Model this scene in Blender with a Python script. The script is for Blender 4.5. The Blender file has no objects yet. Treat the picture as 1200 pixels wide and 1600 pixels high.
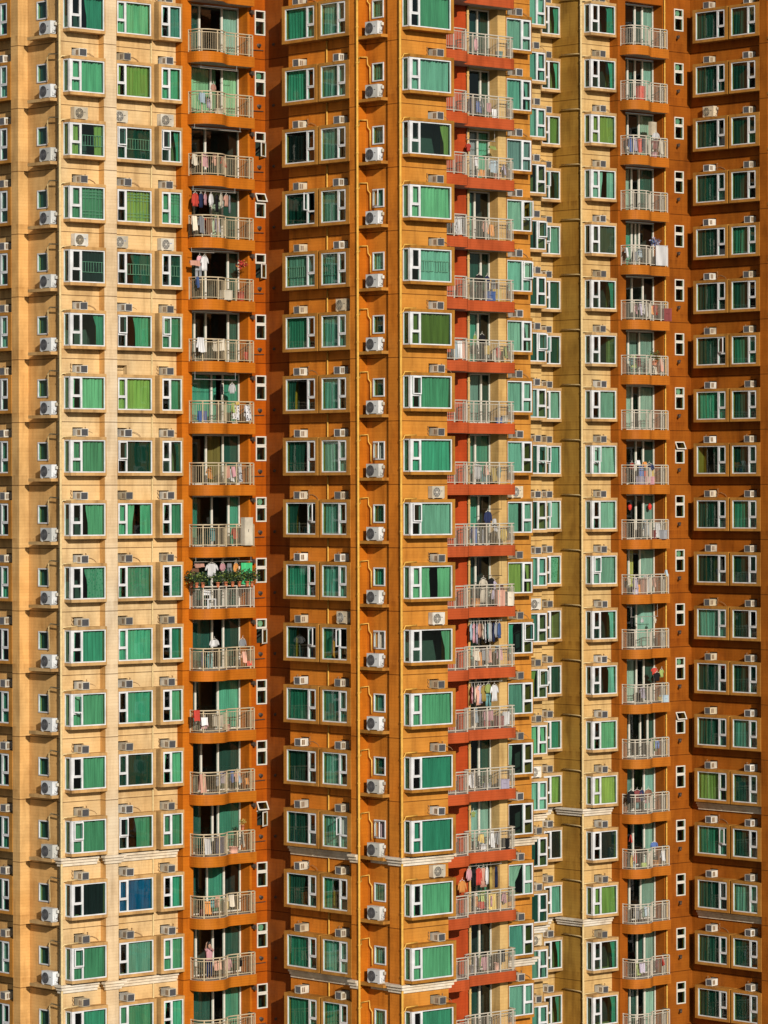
import bpy, math, random
from mathutils import Vector

# ------------------------------------------------------------------ scene, camera, light
SC = bpy.context.scene
COL = SC.collection
R = math.radians
ZC = 60.0                      # camera height over the ground
FL = 2.9                       # storey height

cam = bpy.data.objects.new('camera', bpy.data.cameras.new('camera'))
COL.objects.link(cam)
TH = R(42)
CX0, CY0 = 0.788, 169.3        # the orange corner seen from the camera: right, ahead
CA = -(CX0 * math.cos(TH) + CY0 * math.sin(TH))
CB = -(CX0 * math.sin(TH) - CY0 * math.cos(TH))
cam.location = (CA, -CB, ZC)
cam.rotation_mode = 'XYZ'
ROLL = 0.0025
from mathutils import Matrix
cam.rotation_euler = (Matrix.Rotation(-TH, 3, 'Z') @ Matrix.Rotation(R(90), 3, 'X') @ Matrix.Rotation(-ROLL, 3, 'Z')).to_euler()
cam.data.lens = 36 * 5800 / 1600
cam.data.sensor_width = 36
cam.data.sensor_fit = 'AUTO'
cam.data.shift_y = -0.020
cam.data.clip_start = 1.0
cam.data.clip_end = 6000
SC.camera = cam

SUN = Vector((-0.46, -1.0, 0.40)).normalized()      # towards the sun
world = bpy.data.worlds.new('World'); SC.world = world; world.use_nodes = True
wn = world.node_tree.nodes; wl = world.node_tree.links
bg = wn['Background']
sky = wn.new('ShaderNodeTexSky'); sky.sky_type = 'NISHITA'; sky.sun_disc = False
sky.sun_elevation = math.asin(SUN.z); sky.sun_rotation = math.atan2(SUN.x, SUN.y)
wl.new(sky.outputs[0], bg.inputs[0]); bg.inputs[1].default_value = 0.05
sun = bpy.data.objects.new('sun', bpy.data.lights.new('sun', 'SUN'))
COL.objects.link(sun)
sun.data.energy = 4.2; sun.data.angle = R(0.5); sun.data.color = (1.0, 0.93, 0.83)
sun.rotation_euler = SUN.to_track_quat('Z', 'Y').to_euler(); sun.location = (-60, -90, 140)
SC.view_settings.view_transform = 'Standard'; SC.view_settings.look = 'None'
SC.view_settings.exposure = 0.0; SC.view_settings.gamma = 1.0
SC.render.engine = 'CYCLES'
SC.cycles.max_bounces = 8; SC.cycles.diffuse_bounces = 1; SC.cycles.transparent_max_bounces = 12

# ------------------------------------------------------------------ materials
def nt(name):
    m = bpy.data.materials.new(name); m.use_nodes = True
    return m, m.node_tree.nodes, m.node_tree.links, m.node_tree.nodes['Principled BSDF']

def simple(name, col, rough=0.6, metal=0.0, var=0.12, scale=6.0, aged=None):
    m, n, l, b = nt(name)
    b.inputs['Roughness'].default_value = rough; b.inputs['Metallic'].default_value = metal
    g = n.new('ShaderNodeNewGeometry')
    t = n.new('ShaderNodeTexNoise'); t.inputs['Scale'].default_value = scale; t.inputs['Detail'].default_value = 4
    l.new(g.outputs['Position'], t.inputs['Vector'])
    mx = n.new('ShaderNodeMix'); mx.data_type = 'RGBA'; mx.blend_type = 'MULTIPLY'
    r = n.new('ShaderNodeMapRange'); r.inputs[1].default_value = .3; r.inputs[2].default_value = .7
    r.inputs[3].default_value = 1 - var; r.inputs[4].default_value = 1 + var * .4
    l.new(t.outputs[0], r.inputs[0])
    mx.inputs[0].default_value = 1; mx.inputs[6].default_value = (*col, 1)
    l.new(r.outputs[0], mx.inputs[7]); l.new(mx.outputs[2], b.inputs['Base Color'])
    if aged:                                                  # each casing has yellowed to its own degree
        oi = n.new('ShaderNodeObjectInfo'); am = n.new('ShaderNodeMix'); am.data_type = 'RGBA'
        l.new(oi.outputs['Random'], am.inputs[0]); am.inputs[6].default_value = (*col, 1); am.inputs[7].default_value = (*aged, 1)
        l.new(am.outputs[2], mx.inputs[6])
    return m

def wallmat(name, col, dirt=(.30, .22, .15), amount=.55, joint=True, tile=None, tint=None):
    """tiled render: rain streaks, blotches, a thin dark joint at each storey, small tile courses"""
    m, n, l, b = nt(name)
    b.inputs['Roughness'].default_value = .62
    b.inputs['Specular IOR Level'].default_value = .15
    g = n.new('ShaderNodeNewGeometry')
    def noise(sx, sz, detail=4, rough=.6, w=0):
        mp = n.new('ShaderNodeMapping'); mp.inputs['Scale'].default_value = (sx, sx, sz)
        mp.inputs['Location'].default_value = (w, w, w)
        l.new(g.outputs['Position'], mp.inputs['Vector'])
        t = n.new('ShaderNodeTexNoise'); t.inputs['Scale'].default_value = 1
        t.inputs['Detail'].default_value = detail; t.inputs['Roughness'].default_value = rough
        l.new(mp.outputs[0], t.inputs['Vector']); return t.outputs[0]
    def rng(s, a, c, lo=0., hi=1.):
        r = n.new('ShaderNodeMapRange'); r.inputs[1].default_value = a; r.inputs[2].default_value = c
        r.inputs[3].default_value = lo; r.inputs[4].default_value = hi
        l.new(s, r.inputs[0]); return r.outputs[0]
    def mix(f, a, c, mode='MIX'):
        x = n.new('ShaderNodeMix'); x.data_type = 'RGBA'; x.blend_type = mode
        if isinstance(f, float): x.inputs[0].default_value = f
        else: l.new(f, x.inputs[0])
        for i, v in ((6, a), (7, c)):
            if isinstance(v, tuple): x.inputs[i].default_value = (*v, 1)
            else: l.new(v, x.inputs[i])
        return x.outputs[2]
    def math_(op, a, c=None):
        x = n.new('ShaderNodeMath'); x.operation = op
        for i, v in ((0, a), (1, c)):
            if v is None: continue
            if isinstance(v, (int, float)): x.inputs[i].default_value = v
            else: l.new(v, x.inputs[i])
        return x.outputs[0]
    t2 = tint or tuple(c * k for c, k in zip(col, (1.10, .98, .82)))
    c0 = mix(rng(noise(.35, .22, 3, .5, 7), .35, .65), col, t2)
    c1 = mix(rng(noise(2.6, .30, 5, .62), .50, .76, 0, amount * .75), c0, dirt, 'MULTIPLY')
    c2 = mix(rng(noise(1.1, .55, 4, .6, 3), .48, .74, 0, amount * .7), c1, dirt, 'MULTIPLY')
    pt = rng(noise(.8, .62, 2, .4, 11), .50, .60, 0, amount * .60)
    c2 = mix(pt, c2, (.66, .60, .50), 'MULTIPLY')
    c3 = mix(rng(noise(14., 14., 2, .5), .3, .7, 0, .22), c2, (.78, .74, .68), 'MULTIPLY')
    sp = n.new('ShaderNodeSeparateXYZ'); l.new(g.outputs['Position'], sp.inputs[0])
    z = sp.outputs[2]
    out = c3
    if not tile:                                             # faint courses of small tiles
        f0 = math_('FRACT', math_('DIVIDE', math_('SUBTRACT', z, ZC), .145))
        out = mix(math_('MULTIPLY', math_('LESS_THAN', f0, .16), .20), out, (.55, .45, .38), 'MULTIPLY')
        row = n.new('ShaderNodeTexWhiteNoise'); row.noise_dimensions = '1D'
        l.new(math_('FLOOR', math_('DIVIDE', math_('SUBTRACT', z, ZC), .145)), row.inputs['W'])
        out = mix(math_('MULTIPLY', row.outputs['Value'], .16), out, (.62, .52, .42), 'MULTIPLY')
    if tile:
        f = math_('FRACT', math_('DIVIDE', math_('SUBTRACT', z, ZC), tile))
        line = math_('LESS_THAN', f, .13)
        out = mix(math_('MULTIPLY', line, .45), out, (.55, .45, .38), 'MULTIPLY')
    if joint:
        fz = math_('MULTIPLY', math_('FRACT', math_('DIVIDE', math_('SUBTRACT', z, ZC + .33), FL)), FL)
        runs = rng(noise(3.4, .10, 4, .6, 21), .42, .66)
        below = math_('MULTIPLY', rng(fz, .0, .42), math_('LESS_THAN', fz, .46))
        out = mix(math_('MULTIPLY', math_('MULTIPLY', runs, below), amount * .9), out, (.50, .40, .30), 'MULTIPLY')
        f = math_('FRACT', math_('DIVIDE', math_('SUBTRACT', z, ZC + .33 - .02), FL))
        line = math_('LESS_THAN', f, .0125)
        out = mix(math_('MULTIPLY', line, .85), out, (.16, .11, .08), 'MULTIPLY')
    l.new(out, b.inputs['Base Color'])
    bp = n.new('ShaderNodeBump'); bp.inputs['Strength'].default_value = .25; bp.inputs['Distance'].default_value = .02
    l.new(noise(9, 9, 3), bp.inputs['Height']); l.new(bp.outputs[0], b.inputs['Normal'])
    return m

M = {}
M['cream'] = wallmat('cream_tile', (.71, .53, .295))
M['pale'] = wallmat('pale_cream_tile', (.69, .59, .44), amount=.4)
M['tan'] = wallmat('tan_tile', (.70, .44, .18))
M['orange_f'] = wallmat('ochre_tile', (.57, .255, .045))
M['orange_s'] = wallmat('brightened_orange_tile', (.66, .235, .028), amount=.6)  # colour raised to make up for grazing sun on left-facing walls
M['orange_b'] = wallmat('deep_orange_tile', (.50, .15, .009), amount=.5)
M['brown_o'] = wallmat('brown_orange_tile', (.31, .092, .008), amount=.6)
M['olive'] = wallmat('olive_brown_tile', (.42, .24, .045), amount=.7)
M['red'] = wallmat('brick_red_tile', (.42, .065, .016), amount=.5)
M['inner_s'] = wallmat('shade_darkened_tile', (.30, .085, .012), amount=.6)  # brown tile with the recess shade darkened into its colour
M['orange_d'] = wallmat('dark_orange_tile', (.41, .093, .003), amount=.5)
M['cream_r'] = wallmat('warm_cream_tile', (.63, .45, .21))
M['brown_s'] = wallmat('brightened_brown_tile', (.37, .12, .012), amount=.6)  # brown_o lightened in colour where the left-facing walls catch less sun
M['slab_b'] = wallmat('brown_band_tile', (.44, .145, .015), joint=False, tile=.12, amount=.45)
M['sand'] = wallmat('sand_tile', (.62, .435, .185))
M['mid_cream'] = wallmat('yellow_cream_tile', (.60, .42, .18))
M['sur_cream'] = wallmat('weathered_cream_trim', (.56, .375, .175), amount=.75, joint=False)
M['sur_orange'] = wallmat('weathered_orange_trim', (.42, .20, .035), amount=.8, joint=False)
M['sur_s'] = wallmat('weathered_brown_trim', (.46, .23, .05), amount=.7, joint=False)
M['slab_o'] = wallmat('orange_band_tile', (.47, .15, .011), joint=False, tile=.12, amount=.45)
M['slab_r'] = wallmat('red_band_tile', (.46, .092, .028), joint=False, tile=.12, amount=.5)
M['soffit'] = simple('pale_soffit_paint', (.42, .38, .33), .8)
M['cornice'] = wallmat('white_cornice_paint', (.78, .74, .66), amount=.55, joint=False)
M['white'] = simple('white_aluminium', (.70, .71, .73), .45, 0, .2, 2.5)
M['dull_white'] = simple('cream_aluminium', (.70, .66, .58), .5, 0, .12)
M['rail'] = simple('cream_rail_paint', (.54, .44, .29), .45, 0, .15)
M['rail_w'] = simple('white_rail_paint', (.56, .51, .42), .45, 0, .12)
M['pipe'] = simple('cream_plastic_pipe', (.74, .56, .28), .5, 0, .2)
M['pipe_y'] = simple('yellow_plastic_pipe', (.74, .42, .08), .5, 0, .2)
M['room'] = simple('gloom_dark_room', (.10, .09, .08), .9)  # indoor gloom put into the colour of the room surfaces
M['ac'] = simple('aged_white_casing', (.74, .72, .66), .5, 0, .4, 1.6, (.52, .44, .30))
M['acw'] = simple('white_casing', (.72, .75, .78), .4, 0, .25, 1.4, (.58, .58, .54))
M['acb'] = simple('yellowed_casing', (.66, .56, .40), .5, 0, .25)
M['grille'] = simple('dark_grille', (.045, .045, .05), .5, 0, .3, 30)
M['slot'] = simple('brown_vent_slot', (.22, .15, .09), .7, 0, .3)
M['black'] = simple('black_rubber', (.02, .018, .016), .6)
M['wire'] = simple('dark_cable', (.07, .045, .03), .6)
M['copper'] = simple('wrapped_pipe', (.30, .17, .08), .7)
M['fan'] = simple('pale_fan_plastic', (.62, .55, .42), .5)
M['blue_mark'] = simple('blue_badge', (.05, .16, .45), .5)
M['ground'] = simple('grey_ground', (.13, .12, .11), .9, 0, .4, .05)
M['roof'] = simple('grey_roof', (.25, .23, .21), .9)

def glassmat(name, tint, refl=.10):
    m, n, l, b = nt(name); n.remove(b)
    tr = n.new('ShaderNodeBsdfTransparent')
    oi = n.new('ShaderNodeObjectInfo'); tm = n.new('ShaderNodeMix'); tm.data_type = 'RGBA'
    l.new(oi.outputs['Random'], tm.inputs[0])
    tm.inputs[6].default_value = (tint[0] * .78, tint[1] * .88, tint[2] * .92, 1); tm.inputs[7].default_value = (tint[0] * 1.12, tint[1] * 1.02, tint[2] * 1.04, 1)
    l.new(tm.outputs[2], tr.inputs[0])
    gl = n.new('ShaderNodeBsdfGlossy'); gl.inputs[0].default_value = (.9, .95, .95, 1); gl.inputs['Roughness'].default_value = .03
    g = n.new('ShaderNodeNewGeometry')
    t = n.new('ShaderNodeTexNoise'); t.inputs['Scale'].default_value = 1.1
    l.new(g.outputs['Position'], t.inputs['Vector'])
    bp = n.new('ShaderNodeBump'); bp.inputs['Strength'].default_value = .06; bp.inputs['Distance'].default_value = .05
    l.new(t.outputs[0], bp.inputs['Height']); l.new(bp.outputs[0], gl.inputs['Normal'])
    lw = n.new('ShaderNodeLayerWeight'); lw.inputs[0].default_value = .5            # facing term, the same from both sides
    pw = n.new('ShaderNodeMath'); pw.operation = 'POWER'; l.new(lw.outputs['Facing'], pw.inputs[0]); pw.inputs[1].default_value = 4.0
    ad = n.new('ShaderNodeMath'); ad.operation = 'MULTIPLY_ADD'; l.new(pw.outputs[0], ad.inputs[0])
    ad.inputs[1].default_value = .6; ad.inputs[2].default_value = refl * .7
    mx = n.new('ShaderNodeMixShader'); l.new(ad.outputs[0], mx.inputs[0])
    l.new(tr.outputs[0], mx.inputs[1]); l.new(gl.outputs[0], mx.inputs[2])
    l.new(mx.outputs[0], n['Material Output'].inputs[0]); return m
M['glass'] = glassmat('green_tinted_glass', (.47, .80, .68))
M['clear'] = glassmat('pale_tinted_glass', (.66, .86, .78))

def fabric(name, col, pattern=None, var=.25):
    m, n, l, b = nt(name)
    b.inputs['Roughness'].default_value = .9; b.inputs['Specular IOR Level'].default_value = .1
    g = n.new('ShaderNodeNewGeometry')
    mp = n.new('ShaderNodeMapping'); mp.inputs['Scale'].default_value = (5, 5, .6)
    l.new(g.outputs['Position'], mp.inputs['Vector'])
    t = n.new('ShaderNodeTexNoise'); t.inputs['Scale'].default_value = 1.0; t.inputs['Detail'].default_value = 3
    l.new(mp.outputs[0], t.inputs['Vector'])
    r = n.new('ShaderNodeMapRange'); r.inputs[1].default_value = .3; r.inputs[2].default_value = .7
    r.inputs[3].default_value = 1 - var; r.inputs[4].default_value = 1 + var * .5
    l.new(t.outputs[0], r.inputs[0])
    mx = n.new('ShaderNodeMix'); mx.data_type = 'RGBA'; mx.blend_type = 'MULTIPLY'; mx.inputs[0].default_value = 1
    mx.inputs[6].default_value = (*col, 1); l.new(r.outputs[0], mx.inputs[7]); out = mx.outputs[2]
    oi = n.new('ShaderNodeObjectInfo')                        # every curtain and garment has faded differently
    rr = n.new('ShaderNodeMapRange'); rr.inputs[3].default_value = .58; rr.inputs[4].default_value = 1.12
    l.new(oi.outputs['Random'], rr.inputs[0])
    m3 = n.new('ShaderNodeMix'); m3.data_type = 'RGBA'; m3.blend_type = 'MULTIPLY'; m3.inputs[0].default_value = 1
    l.new(out, m3.inputs[6]); l.new(rr.outputs[0], m3.inputs[7]); out = m3.outputs[2]
    if pattern:
        v = n.new('ShaderNodeTexVoronoi'); v.inputs['Scale'].default_value = 9
        l.new(g.outputs['Position'], v.inputs['Vector'])
        r2 = n.new('ShaderNodeMapRange'); r2.inputs[1].default_value = .25; r2.inputs[2].default_value = .45
        l.new(v.outputs['Distance'], r2.inputs[0])
        m2 = n.new('ShaderNodeMix'); m2.data_type = 'RGBA'; l.new(r2.outputs[0], m2.inputs[0])
        m2.inputs[6].default_value = (*pattern, 1); l.new(out, m2.inputs[7]); out = m2.outputs[2]
    l.new(out, b.inputs['Base Color']); return m
CUR = dict(g=(.38, .54, .34), e=(.17, .42, .30), y=(.70, .50, .14), t=(.46, .52, .46), m=(.66, .58, .52),
           v=(.05, .11, .09), k=(.03, .03, .034), b=(.02, .18, .46), u=(.62, .46, .50), w=(.22, .11, .08),
           o=(.42, .25, .05), p=(.36, .46, .34), c=(.70, .62, .50), r=(.55, .25, .08))
for k_, c_ in CUR.items():
    M['cur_' + k_] = fabric('curtain_cloth_' + {'g': 'green', 'e': 'emerald', 'y': 'lime', 't': 'grey_green', 'm': 'mint', 'v': 'dark_green',
        'k': 'black', 'b': 'blue', 'u': 'mauve', 'w': 'brown', 'o': 'olive', 'p': 'patterned', 'c': 'cream', 'r': 'rust'}[k_], c_,
        pattern=(.10, .30, .18) if k_ == 'p' else None)
CLOTH = dict(white=(.74, .74, .75), cream=(.68, .61, .49), pink=(.68, .36, .40), salmon=(.68, .37, .28), red=(.55, .07, .05), orange=(.66, .28, .08),
             yellow=(.68, .49, .14), blue=(.10, .17, .40), navy=(.03, .04, .10), black=(.02, .02, .022), grey=(.30, .31, .33),
             teal=(.15, .33, .33), green=(.06, .44, .18), lime=(.40, .50, .16), lilac=(.50, .45, .58), brown=(.22, .11, .07),
             paleblue=(.44, .56, .64), maroon=(.22, .06, .06), striped=(.60, .60, .62))
for k_, c_ in CLOTH.items():
    M['cl_' + k_] = fabric('washed_cloth_' + k_, c_, pattern=(.05, .05, .06) if k_ == 'striped' else None)
M['leaf'] = simple('plant_leaf', (.025, .055, .018), .6, 0, .5, 20)
M['leaf2'] = simple('yellow_green_leaf', (.20, .28, .04), .6, 0, .5, 20)
M['pot'] = simple('terracotta', (.50, .16, .07), .8)
M['skin'] = simple('skin', (.55, .33, .23), .6)
M['hair'] = simple('black_hair', (.015, .012, .01), .5)
M['paper'] = simple('red_paper', (.62, .035, .02), .7)
M['wood'] = simple('brown_wood', (.30, .17, .08), .7)

# ------------------------------------------------------------------ mesh helpers
class MB:
    def __init__(s): s.v = []; s.f = []; s.m = []; s.sm = []
    def quad(s, p, mi=0, smooth=False):
        n = len(s.v); s.v += [tuple(q) for q in p]; s.f.append(tuple(range(n, n + len(p)))); s.m.append(mi); s.sm.append(smooth)
    def box(s, x0, x1, y0, y1, z0, z1, mi=0):
        n = len(s.v)
        s.v += [(x0, y0, z0), (x1, y0, z0), (x1, y1, z0), (x0, y1, z0), (x0, y0, z1), (x1, y0, z1), (x1, y1, z1), (x0, y1, z1)]
        for q in ((0, 3, 2, 1), (4, 5, 6, 7), (0, 1, 5, 4), (1, 2, 6, 5), (2, 3, 7, 6), (3, 0, 4, 7)):
            s.f.append(tuple(n + i for i in q)); s.m.append(mi); s.sm.append(False)
    def tube(s, path, r, n=6, mi=0, caps=True):
        path = [Vector(p) for p in path]; rings = []
        rs = r if isinstance(r, (list, tuple)) else [r] * len(path)
        for i, p in enumerate(path):
            d = (path[min(i + 1, len(path) - 1)] - path[max(i - 1, 0)])
            d = d.normalized() if d.length > 1e-9 else Vector((0, 0, 1))
            up = Vector((0, 0, 1)) if abs(d.z) < .9 else Vector((1, 0, 0))
            a = d.cross(up).normalized(); b = d.cross(a)
            st = len(s.v)
            for k in range(n):
                t = 2 * math.pi * k / n + math.pi / n
                s.v.append(tuple(p + (a * math.cos(t) + b * math.sin(t)) * rs[i]))
            rings.append(st)
        for i in range(len(rings) - 1):
            for k in range(n):
                q = (rings[i] + k, rings[i] + (k + 1) % n, rings[i + 1] + (k + 1) % n, rings[i + 1] + k)
                s.f.append(q); s.m.append(mi); s.sm.append(n > 5)
        if caps:
            for st in (rings[0], rings[-1]):
                s.f.append(tuple(st + k for k in range(n))); s.m.append(mi); s.sm.append(False)
    def loft(s, rings, mi=0, caps=True, smooth=True):
        n = len(rings[0]); st0 = len(s.v)
        for rg in rings: s.v += [tuple(p) for p in rg]
        for i in range(len(rings) - 1):
            for k in range(n):
                a = st0 + i * n
                s.f.append((a + k, a + (k + 1) % n, a + n + (k + 1) % n, a + n + k)); s.m.append(mi); s.sm.append(smooth)
        if caps:
            for i in (0, len(rings) - 1):
                s.f.append(tuple(st0 + i * n + k for k in range(n))); s.m.append(mi); s.sm.append(False)
    def grid(s, fn, nu, nv, mi=0, smooth=True):
        st = len(s.v)
        for j in range(nv + 1):
            for i in range(nu + 1): s.v.append(tuple(fn(i / nu, j / nv)))
        for j in range(nv):
            for i in range(nu):
                a = st + j * (nu + 1) + i
                s.f.append((a, a + 1, a + nu + 2, a + nu + 1)); s.m.append(mi); s.sm.append(smooth)
    def disc(s, c, r, n=20, axis='y', mi=0):
        pts = []
        for k in range(n):
            t = 2 * math.pi * k / n
            if axis == 'y': pts.append((c[0] + r * math.cos(t), c[1], c[2] + r * math.sin(t)))
            else: pts.append((c[0] + r * math.cos(t), c[1] + r * math.sin(t), c[2]))
        s.quad(pts, mi)
    def mesh(s, name, mats):
        me = bpy.data.meshes.new(name); me.from_pydata(s.v, [], s.f)
        for m in (mats if isinstance(mats, (list, tuple)) else [mats]): me.materials.append(M[m] if isinstance(m, str) else m)
        me.polygons.foreach_set('material_index', s.m); me.polygons.foreach_set('use_smooth', s.sm)
        me.update(); return me

def link(name, me, parent=None, loc=(0, 0, 0), rz=0.0):
    o = bpy.data.objects.new(name, me); COL.objects.link(o)
    o.location = loc; o.rotation_euler = (0, 0, rz)
    if parent is not None: o.parent = parent
    return o
def tag(o, label=None, cat=None, group=None, kind=None):
    if label: o['label'] = label
    if cat: o['category'] = cat
    if group: o['group'] = group
    if kind: o['kind'] = kind
    return o
SR = -math.pi / 2                                    # rotation of everything on the left-facing (S) walls
def zf(k): return ZC + .33 + FL * (6 - k)            # floor joint under window row k
ORD = ['zeroth', 'first', 'second', 'third', 'fourth', 'fifth', 'sixth', 'seventh', 'eighth', 'ninth', 'tenth', 'eleventh', 'twelfth',
       'thirteenth', 'fourteenth', 'fifteenth', 'sixteenth']
def storey(k):
    return f'{ORD[13 - k]} storey above upper white cornice' if k <= 12 else f'{ORD[k - 12]} storey below upper white cornice'

# ------------------------------------------------------------------ the three tower wings
ground = MB(); ground.quad([(-2500, -2500, 0), (2500, -2500, 0), (2500, 2500, 0), (-2500, 2500, 0)])
tag(link('ground', ground.mesh('ground', 'ground')), kind='structure')

def wing(name, label, loc):
    o = bpy.data.objects.new(name, None); COL.objects.link(o); o.location = loc
    return tag(o, label, 'apartment tower')
WL = wing('apartment_tower', 'cream tiled apartment tower wing at left with rows of bay windows and curved orange balconies', (-6, 14, 0))
WC = wing('apartment_tower', 'orange apartment tower wing in the middle with red balconies behind its corner', (4, 6, 0))
WR = wing('apartment_tower', 'farther brown and sand coloured apartment tower wing at right with curved orange balconies', (28, 16, 0))
def part(w, name, me, loc=(0, 0, 0), rz=0.0):
    return link(name, me, w, Vector(loc) - w.location, rz)

KMIN, KMAX = -2, 16
ZT, ZB = zf(-4), 0.0
def cells(lo, hi, zlo, zhi, holes):
    """rectangles of a wall lo..hi x zlo..zhi minus the holes (x0,x1,z0,z1,...)"""
    xs = sorted({lo, hi} | {h[0] for h in holes} | {h[1] for h in holes})
    out = []
    for x0, x1 in zip(xs[:-1], xs[1:]):
        if x1 - x0 < 1e-6: continue
        hz = sorted((h[2], h[3]) for h in holes if h[0] < x1 - 1e-6 and h[1] > x0 + 1e-6)
        z = zlo
        for a, b in hz:
            if a > z: out.append((x0, x1, z, a))
            z = max(z, b)
        if z < zhi: out.append((x0, x1, z, zhi))
    return out
def wall(w, side, plane, lo, hi, mat, holes=(), zlo=None, zhi=None, name='wall', mb=None):
    """side F: plane y=-plane(b), lo..hi along a;  side S: plane x=plane(a), lo..hi along b"""
    own = mb is None
    mb = mb or MB(); zlo = ZB if zlo is None else zlo; zhi = ZT if zhi is None else zhi
    def P(t, d, z): return (t, -plane + d, z) if side == 'F' else (plane + d, -t, z)
    for x0, x1, z0, z1 in cells(lo, hi, zlo, zhi, holes):
        mb.quad([P(x0, 0, z0), P(x1, 0, z0), P(x1, 0, z1), P(x0, 0, z1)])
    for h in holes:
        x0, x1, z0, z1, d = h[:5]; back = h[5] if len(h) > 5 else False
        mb.quad([P(x0, 0, z0), P(x1, 0, z0), P(x1, d, z0), P(x0, d, z0)])
        mb.quad([P(x0, 0, z1), P(x0, d, z1), P(x1, d, z1), P(x1, 0, z1)])
        mb.quad([P(x0, 0, z0), P(x0, d, z0), P(x0, d, z1), P(x0, 0, z1)])
        mb.quad([P(x1, 0, z0), P(x1, 0, z1), P(x1, d, z1), P(x1, d, z0)])
        if back: mb.quad([P(x0, d, z0), P(x1, d, z0), P(x1, d, z1), P(x0, d, z1)])
    if own:
        me = mb.mesh(name, mat)
        me.transform(Matrix.Translation(-w.location))
        return link(name, me, w)
    return mb
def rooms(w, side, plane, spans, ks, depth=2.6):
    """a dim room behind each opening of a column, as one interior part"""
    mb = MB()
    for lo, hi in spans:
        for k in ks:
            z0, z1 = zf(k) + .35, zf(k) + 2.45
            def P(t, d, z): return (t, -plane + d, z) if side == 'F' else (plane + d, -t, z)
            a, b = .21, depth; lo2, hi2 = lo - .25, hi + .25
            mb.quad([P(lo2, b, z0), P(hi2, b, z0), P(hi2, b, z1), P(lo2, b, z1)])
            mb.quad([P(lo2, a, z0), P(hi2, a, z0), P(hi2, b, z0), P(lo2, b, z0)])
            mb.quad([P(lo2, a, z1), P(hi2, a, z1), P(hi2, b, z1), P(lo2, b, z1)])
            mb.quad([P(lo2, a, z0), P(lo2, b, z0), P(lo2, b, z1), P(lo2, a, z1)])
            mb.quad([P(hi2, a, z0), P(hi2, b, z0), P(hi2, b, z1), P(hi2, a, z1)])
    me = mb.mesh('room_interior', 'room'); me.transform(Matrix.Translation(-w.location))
    return link('room_interior', me, w)

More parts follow.
